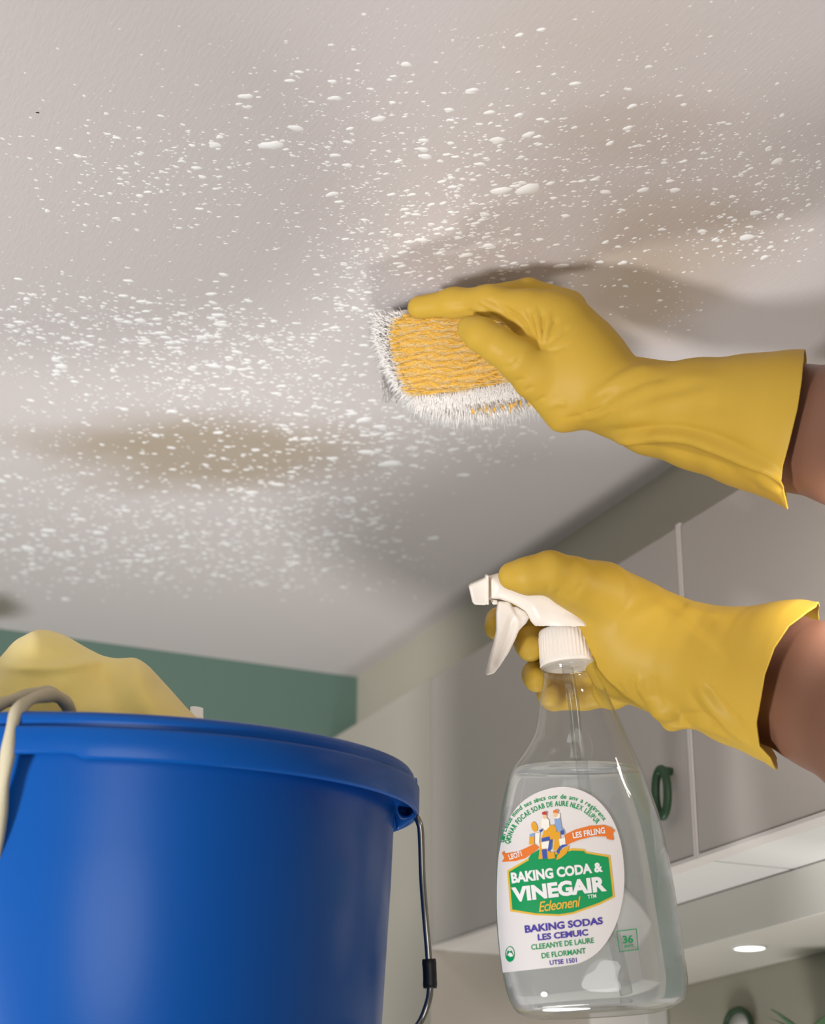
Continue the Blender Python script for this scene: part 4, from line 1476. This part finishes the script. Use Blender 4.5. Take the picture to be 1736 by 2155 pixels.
# sprayer head
DS = 1.418
g = Grid((0.035, -0.085, 1.39), (0.142, -0.024, 1.445), 0.0009)
g.ext_poly([(1026, 1213), (1049, 1206), (1100, 1204), (1160, 1216), (1205, 1246), (1226, 1290), (1240, 1318), (1241, 1329), (1151, 1330), (1142, 1325), (1124, 1316), (1117, 1308), (1113, 1300), (1105, 1286), (1088, 1275.5), (1072, 1268), (1050, 1260.5), (1027, 1262)], DS, 0.0130, 0.0095, 0.003)
g.cone(q(1180, 1290, DS), 0.012, q(1198, 1322, DS), 0.0175, 0.008)
V, Fq = g.mesh(2)
head = link_mesh('sprayer_head', cam2world(V), Fq, M['white_plastic'], bottle)
g = Grid((0.035, -0.085, 1.39), (0.142, -0.024, 1.445), 0.0008)
g.ext_poly([(986, 1233), (991, 1228.5), (1022, 1215), (1022, 1270), (1020, 1272.5), (998, 1271.5), (994, 1267.5)], DS, 0.0105, 0.0018)
g.ext_poly([(1021, 1209.5), (1028, 1209), (1028, 1271.5), (1022, 1271)], DS, 0.0128, 0.0010)
g.ext_poly([(1030, 1259), (1046, 1263), (1048, 1271), (1036, 1272)], DS, 0.008, 0.001)
V, Fq = g.mesh(1)
link_mesh('nozzle', cam2world(V), Fq, M['white_plastic'], head)
g = Grid((0.035, -0.13, 1.39), (0.142, -0.03, 1.445), 0.0009)
g.ext_poly([(1048, 1264), (1072, 1266), (1084, 1290), (1095, 1305), (1093, 1321), (1084.4, 1343), (1070, 1372), (1051, 1401), (1039, 1416), (1021, 1421), (1030.5, 1382), (1038.8, 1353), (1044, 1327), (1044, 1289)], DS, 0.0085, 0.0022)
g.ext_poly([(1073, 1281), (1084, 1275), (1106, 1287), (1112, 1301), (1098, 1302), (1088, 1294)], DS, 0.006, 0.002, 0.002)
g.ext_poly([(1084, 1292), (1112, 1297), (1108, 1310), (1092, 1325), (1080, 1318)], DS, 0.0065, 0.002, 0.002)
V, Fq = g.mesh(2)
px_, py_ = cam2px(V)
hol = np.exp(-((px_ - np.interp(py_, [1300, 1343, 1372, 1401], [1078, 1066, 1053, 1040])) / 8.0) ** 2) * np.clip((py_ - 1290) / 20, 0, 1) * np.clip((1412 - py_) / 15, 0, 1)
V[:, 2] += np.where(V[:, 2] < DS, 0.0030 * hol, 0)
trg = link_mesh('trigger', cam2world(V), Fq, M['white_plastic'], head)


# --- label and print, wrapped on the bottle's front
def hit(pxs, pys, off):
    """points where the sight lines meet the bottle's front, raised by off"""
    pxs, pys = np.asarray(pxs, float), np.asarray(pys, float)
    D = Fv[None] + ((pxs - CX) / FPX)[:, None] * Rv + ((CY - pys) / FPX)[:, None] * Uv
    O = CAM - T0
    o = np.array([O @ AX, O @ LX, O @ NX_])
    d = np.stack([D @ AX, D @ LX, D @ NX_], 1)

    def val(t):
        s = o[0] + t * d[:, 0]
        x = o[1] + t * d[:, 1] - fcx(s)
        y = o[2] + t * d[:, 2]
        hw = fhw(s)
        return (np.abs(x) / (hw + off)) ** EXPO + (np.abs(y) / (hw * ratio(s) + off)) ** EXPO - 1, y
    tm = -o[2] / d[:, 2]
    lo = tm - 0.09
    hi = tm.copy()
    vh, _ = val(hi)
    for _ in range(40):
        mid = (lo + hi) / 2
        v, _ = val(mid)
        inside = v < 0
        hi = np.where(inside, mid, hi)
        lo = np.where(inside, lo, mid)
    t = np.where(vh < 0, hi, tm)
    return CAM + t[:, None] * D


def flat_mesh(polys, step=14.0):
    """pixel polygons -> finely divided triangles"""
    bm = bmesh.new()
    for poly in polys:
        vs = [bm.verts.new((x, -y, 0)) for x, y in poly]
        bm.faces.new(vs)
    bmesh.ops.triangulate(bm, faces=bm.faces[:])
    for _ in range(5):
        es = [e for e in bm.edges if e.calc_length() > step]
        if not es:
            break
        bmesh.ops.subdivide_edges(bm, edges=es, cuts=1)
        bmesh.ops.triangulate(bm, faces=bm.faces[:])
    V = np.array([(v.co.x, -v.co.y) for v in bm.verts])
    bm.verts.index_update()
    Fc = [tuple(v.index for v in f.verts) for f in bm.faces]
    bm.free()
    return V, Fc


def printed(name, parts, ink, off, parent):
    V, Fc, o = [], [], 0
    for v, f in parts:
        V.append(v)
        Fc += [tuple(i + o for i in t) for t in f]
        o += len(v)
    V = np.vstack(V)
    W = hit(V[:, 0], V[:, 1], off)
    ob = link_mesh(name, W, Fc, M[ink], parent, smooth=False)
    return ob


def glyphs(body, bold=0.0, shear=0.0, space=1.0):
    c = bpy.data.curves.new('txt', 'FONT')
    c.body = body
    c.size = 1.0
    c.offset = bold
    c.shear = shear
    c.space_character = space
    c.resolution_u = 3
    o = bpy.data.objects.new('txt', c)
    COL.objects.link(o)
    dg = bpy.context.evaluated_depsgraph_get()
    dg.update()
    me = o.evaluated_get(dg).to_mesh()
    V = np.array([v.co[:2] for v in me.vertices]) if len(me.vertices) else np.zeros((0, 2))
    Fc = [tuple(p.vertices) for p in me.polygons]
    o.evaluated_get(dg).to_mesh_clear()
    bpy.data.objects.remove(o)
    bpy.data.curves.remove(c)
    return V, Fc


CAPH = 0.729


def split(V, Fc, step):
    bm = bmesh.new()
    vs = [bm.verts.new((x, y, 0)) for x, y in V]
    for f in Fc:
        try:
            bm.faces.new([vs[i] for i in f])
        except Exception:
            pass
    bmesh.ops.triangulate(bm, faces=bm.faces[:])
    for _ in range(2):
        es = [e for e in bm.edges if e.calc_length() > step]
        if es:
            bmesh.ops.subdivide_edges(bm, edges=es, cuts=1)
            bmesh.ops.triangulate(bm, faces=bm.faces[:])
    bm.verts.index_update()
    V = np.array([v.co[:2] for v in bm.verts])
    Fc = [tuple(v.index for v in f.verts) for f in bm.faces]
    bm.free()
    return V, Fc


def text_px(body, p0, p1, cap, bold=0.02, shear=0.0, space=1.0, cap1=None, lean=0.0):
    """text between two baseline pixels; cap height grows from cap to cap1"""
    V, Fc = glyphs(body, bold, shear, space)
    p0, p1 = np.array(p0, float), np.array(p1, float)
    x0, x1 = V[:, 0].min(), V[:, 0].max()
    u = (V[:, 0] - x0) / (x1 - x0)
    h = V[:, 1] / CAPH * (cap + ((cap1 or cap) - cap) * u)
    e = (p1 - p0) / np.linalg.norm(p1 - p0)
    n = np.array([e[1], -e[0]]) + e * lean
    return split(p0 + u[:, None] * (p1 - p0) + h[:, None] * n, Fc, 16)


def arc_text(body, path, cap, bold=0.015, fill=0.80):
    path = catmull(np.array(path, float), 200)
    L = np.concatenate([[0], np.cumsum(np.linalg.norm(np.diff(path, axis=0), axis=1))])
    out = []
    widths = []
    for ch in body:
        if ch == ' ':
            widths.append(0.38)
            continue
        V, _ = glyphs(ch, bold)
        widths.append(float(V[:, 0].max() - V[:, 0].min()) + 0.10)
    tot = sum(widths)
    pos = 0.0
    for ch, w in zip(body, widths):
        if ch != ' ':
            a, b = pos / tot * L[-1], (pos + w * 0.88) / tot * L[-1]
            p0 = np.array([np.interp(a, L, path[:, 0]), np.interp(a, L, path[:, 1])])
            p1 = np.array([np.interp(b, L, path[:, 0]), np.interp(b, L, path[:, 1])])
            out.append(text_px(ch, p0, p1, cap, bold))
        pos += w
    return out


lab_poly = catmull(np.array([(1058, 2047), (1051, 1990), (1046, 1920), (1046, 1850), (1051, 1790), (1066, 1735), (1092, 1694), (1130, 1668), (1176, 1656), (1216, 1661), (1254, 1681), (1284, 1716), (1303, 1760), (1312, 1812), (1313, 1870), (1303, 1925), (1284, 1970), (1258, 2004), (1222, 2026), (1180, 2034)], float), 70)
V, Fc = flat_mesh([[tuple(p) for p in lab_poly]], 12)
W = hit(V[:, 0], V[:, 1], 0.0003)
label = link_mesh('label', W, Fc, M['label'], bottle, smooth=True)
label['label'] = 'white paper label with green panel, orange ribbons and small cleaning figures'


def pr(name, polys, ink, off=0.0006, step=12.0):
    return printed(name, [flat_mesh(polys, step)], ink, off, label)


pr('panel_border', [[(1067, 1832), (1112, 1806), (1150, 1797), (1205, 1785), (1230, 1787), (1234, 1792), (1284, 1800), (1294, 1888), (1262, 1904), (1205, 1924), (1176, 1928), (1125, 1926), (1074, 1918)]], 'ink_gold', 0.0006)
pr('green_panel', [[(1071, 1835), (1113, 1810), (1152, 1802), (1204, 1790), (1228, 1791), (1233, 1796), (1280, 1804), (1289, 1886), (1260, 1900), (1204, 1920), (1176, 1924), (1127, 1922), (1078, 1914)]], 'ink_green', 0.0009)
pr('green_peak', [[(1112, 1806), (1118, 1797), (1134, 1788), (1140, 1802), (1114, 1818)]], 'ink_green', 0.0009)
pr('ribbon', [[(1056, 1795), (1060, 1791), (1062, 1796), (1090, 1792), (1124, 1776), (1134, 1783), (1131, 1788), (1106, 1806), (1085, 1812), (1056, 1814), (1061, 1805)],
              [(1187, 1757), (1210, 1746), (1240, 1738), (1270, 1736), (1286, 1741), (1291, 1746), (1295, 1748), (1289, 1754), (1292, 1768), (1278, 1766), (1275, 1760), (1250, 1760), (1220, 1767), (1192, 1778)]], 'ink_orange', 0.0009)
printed('ribbon_lettering', [text_px('LEO71', (1072, 1809), (1099, 1801), 11, 0.03)], 'ink_white', 0.0013, label)
printed('ribbon_lettering', [text_px('LES FRLING', (1206, 1764), (1274, 1753), 12, 0.03, cap1=13)], 'ink_white', 0.0013, label)
printed('panel_lettering', [text_px('BAKING CODA &', (1077, 1858), (1269, 1833), 21.5, 0.045, cap1=19.5), text_px('VINEGAIR', (1079, 1897), (1277, 1873), 29, 0.05, cap1=30), text_px('TTM', (1237, 1891), (1255, 1889), 8, 0.02)], 'ink_white', 0.0013, label)
printed('script_lettering', [text_px('Ecleonenl', (1134, 1919), (1224, 1907), 22, 0.012, shear=0.35, space=0.92)], 'ink_gold', 0.0013, label)
printed('purple_lettering', [text_px('BAKING SODAS', (1105, 1963), (1269, 1944), 15.5, 0.035, cap1=14.5), text_px('LES CEMUIC', (1132, 1979), (1238, 1968), 13, 0.035), text_px('UTSE 1501', (1157, 2031), (1214, 2025), 10, 0.02)], 'ink_purple', 0.0007, label)
printed('green_lettering', [text_px('CLEEANYE DE LAURE', (1118, 1999), (1250, 1984), 11.5, 0.02), text_px('DE FLORMANT', (1140, 2017), (1233, 2006), 11.5, 0.02)], 'ink_green', 0.0007, label)
a1 = arc_text('ulin Leaus mmd ses sincs oor de anv a reginrenx', [(1060, 1773), (1068, 1742), (1088, 1712), (1115, 1694), (1150, 1683), (1186, 1681), (1220, 1688), (1250, 1706), (1271, 1729)], 10)
a2 = arc_text('QIONAR FOCAE SOAB DE AURE NLEX LEUPUR', [(1071, 1777), (1083, 1746), (1106, 1720), (1135, 1704), (1165, 1697), (1195, 1697), (1225, 1707), (1244, 1722), (1256, 1735)], 11, 0.025)
printed('arched_lettering', a1 + a2, 'ink_green', 0.0007, label)


def ell(cx, cy, rx, ry, rot=0, n=18):
    out = []
    for k in range(n):
        a = 2 * math.pi * k / n
        x, y = rx * math.cos(a), ry * math.sin(a)
        out.append((cx + x * math.cos(rot) - y * math.sin(rot), cy + x * math.sin(rot) + y * math.cos(rot)))
    return out


# two cleaning figures with sacks and a broom, all generic
pr('figure_amber', [[(1133, 1808), (1138, 1765), (1146, 1746), (1156, 1737), (1166, 1736), (1171, 1746), (1170, 1764), (1160, 1768), (1156, 1790), (1164, 1806), (1150, 1806)],
                    [(1168, 1752), (1178, 1750), (1180, 1776), (1172, 1790), (1164, 1790)], [(1170, 1810), (1176, 1792), (1190, 1782), (1198, 1780), (1192, 1796), (1180, 1806)],
                    ell(1124, 1740, 6, 11, -0.3), [(1114, 1760), (1124, 1760), (1124, 1776), (1113, 1778)], [(1152, 1796), (1166, 1792), (1168, 1806), (1154, 1808)]], 'ink_amber', 0.0013, 10)
pr('figure_white', [[(1138, 1740), (1140, 1724), (1148, 1720), (1155, 1726), (1156, 1740), (1148, 1748)], [(1139, 1772), (1156, 1770), (1154, 1786), (1140, 1786)], [(1176, 1766), (1189, 1762), (1190, 1776), (1178, 1780)], [(1126, 1754), (1136, 1752), (1134, 1776), (1126, 1774)], [(1166, 1712), (1178, 1712), (1178, 1722), (1167, 1722)]], 'ink_cream', 0.0014, 10)
pr('figure_blue', [[(1140, 1764), (1156, 1760), (1158, 1768), (1140, 1772)], [(1156, 1768), (1162, 1766), (1160, 1788), (1152, 1792)], [(1134, 1748), (1140, 1744), (1142, 1748), (1138, 1752)], [(1170, 1792), (1182, 1778), (1196, 1778), (1180, 1786), (1176, 1798)], [(1140, 1788), (1150, 1786), (1152, 1806), (1142, 1808)], [(1180, 1748), (1186, 1746), (1188, 1756), (1181, 1757)]], 'ink_blue', 0.0015, 10)
pr('figure_pale_blue', [[(1166, 1722), (1171, 1726), (1178, 1720), (1181, 1742), (1185, 1746), (1176, 1750), (1169, 1742)], [(1114, 1756), (1124, 1754), (1124, 1760), (1115, 1761)]], 'ink_paleblue', 0.0015, 10)
pr('figure_face', [ell(1146, 1718, 4.2, 5.5), ell(1169, 1714, 4.6, 5.8)], 'ink_peach', 0.0016, 10)
pr('figure_cap', [[(1140, 1714), (1141, 1709), (1147, 1708), (1151, 1710), (1150, 1715)]], 'ink_red', 0.0018, 10)
pr('figure_cap', [[(1163, 1710), (1165, 1705), (1171, 1704), (1175, 1707), (1173, 1711)]], 'ink_orange', 0.0018, 10)


def ring_px(cx, cy, r0x, r0y, w, rot=0, n=40):
    a, b = ell(cx, cy, r0x, r0y, rot, n), ell(cx, cy, r0x - w, r0y - w, rot, n)
    return np.array(a + b), [(i, (i + 1) % n, n + (i + 1) % n, n + i) for i in range(n)]


printed('emblem', [ring_px(1073, 2008, 10, 16.5, 1.3), flat_mesh([ell(1073, 2014, 7.8, 9.5), [(1066, 2010), (1068, 2000), (1072, 2003), (1076, 2000), (1080, 2010)]], 8)], 'ink_green', 0.0007, label)
printed('emblem_cup', [flat_mesh([[(1068, 2010), (1072, 2004), (1077, 2006), (1080, 2012), (1074, 2014)]], 8)], 'ink_white', 0.0011, label)
sq = [((1298, 1960), (1339, 1955)), ((1339, 1955), (1343, 1998)), ((1343, 1998), (1304, 2003)), ((1304, 2003), (1298, 1960))]
bars = []
for (x0, y0), (x1, y1) in sq:
    e = np.array([x1 - x0, y1 - y0], float)
    e /= np.linalg.norm(e)
    nn = np.array([-e[1], e[0]]) * 0.9
    a, b = np.array([x0, y0]) - e * .9, np.array([x1, y1]) + e * .9
    bars.append([tuple(a - nn), tuple(b - nn), tuple(b + nn), tuple(a + nn)])
printed('volume_mark', [flat_mesh(bars, 10), text_px('36', (1311, 1985), (1333, 1983), 16, 0.03), text_px('purc', (1314, 1994), (1333, 1992), 7, 0.03)], 'ink_green', 0.0007, bottle)
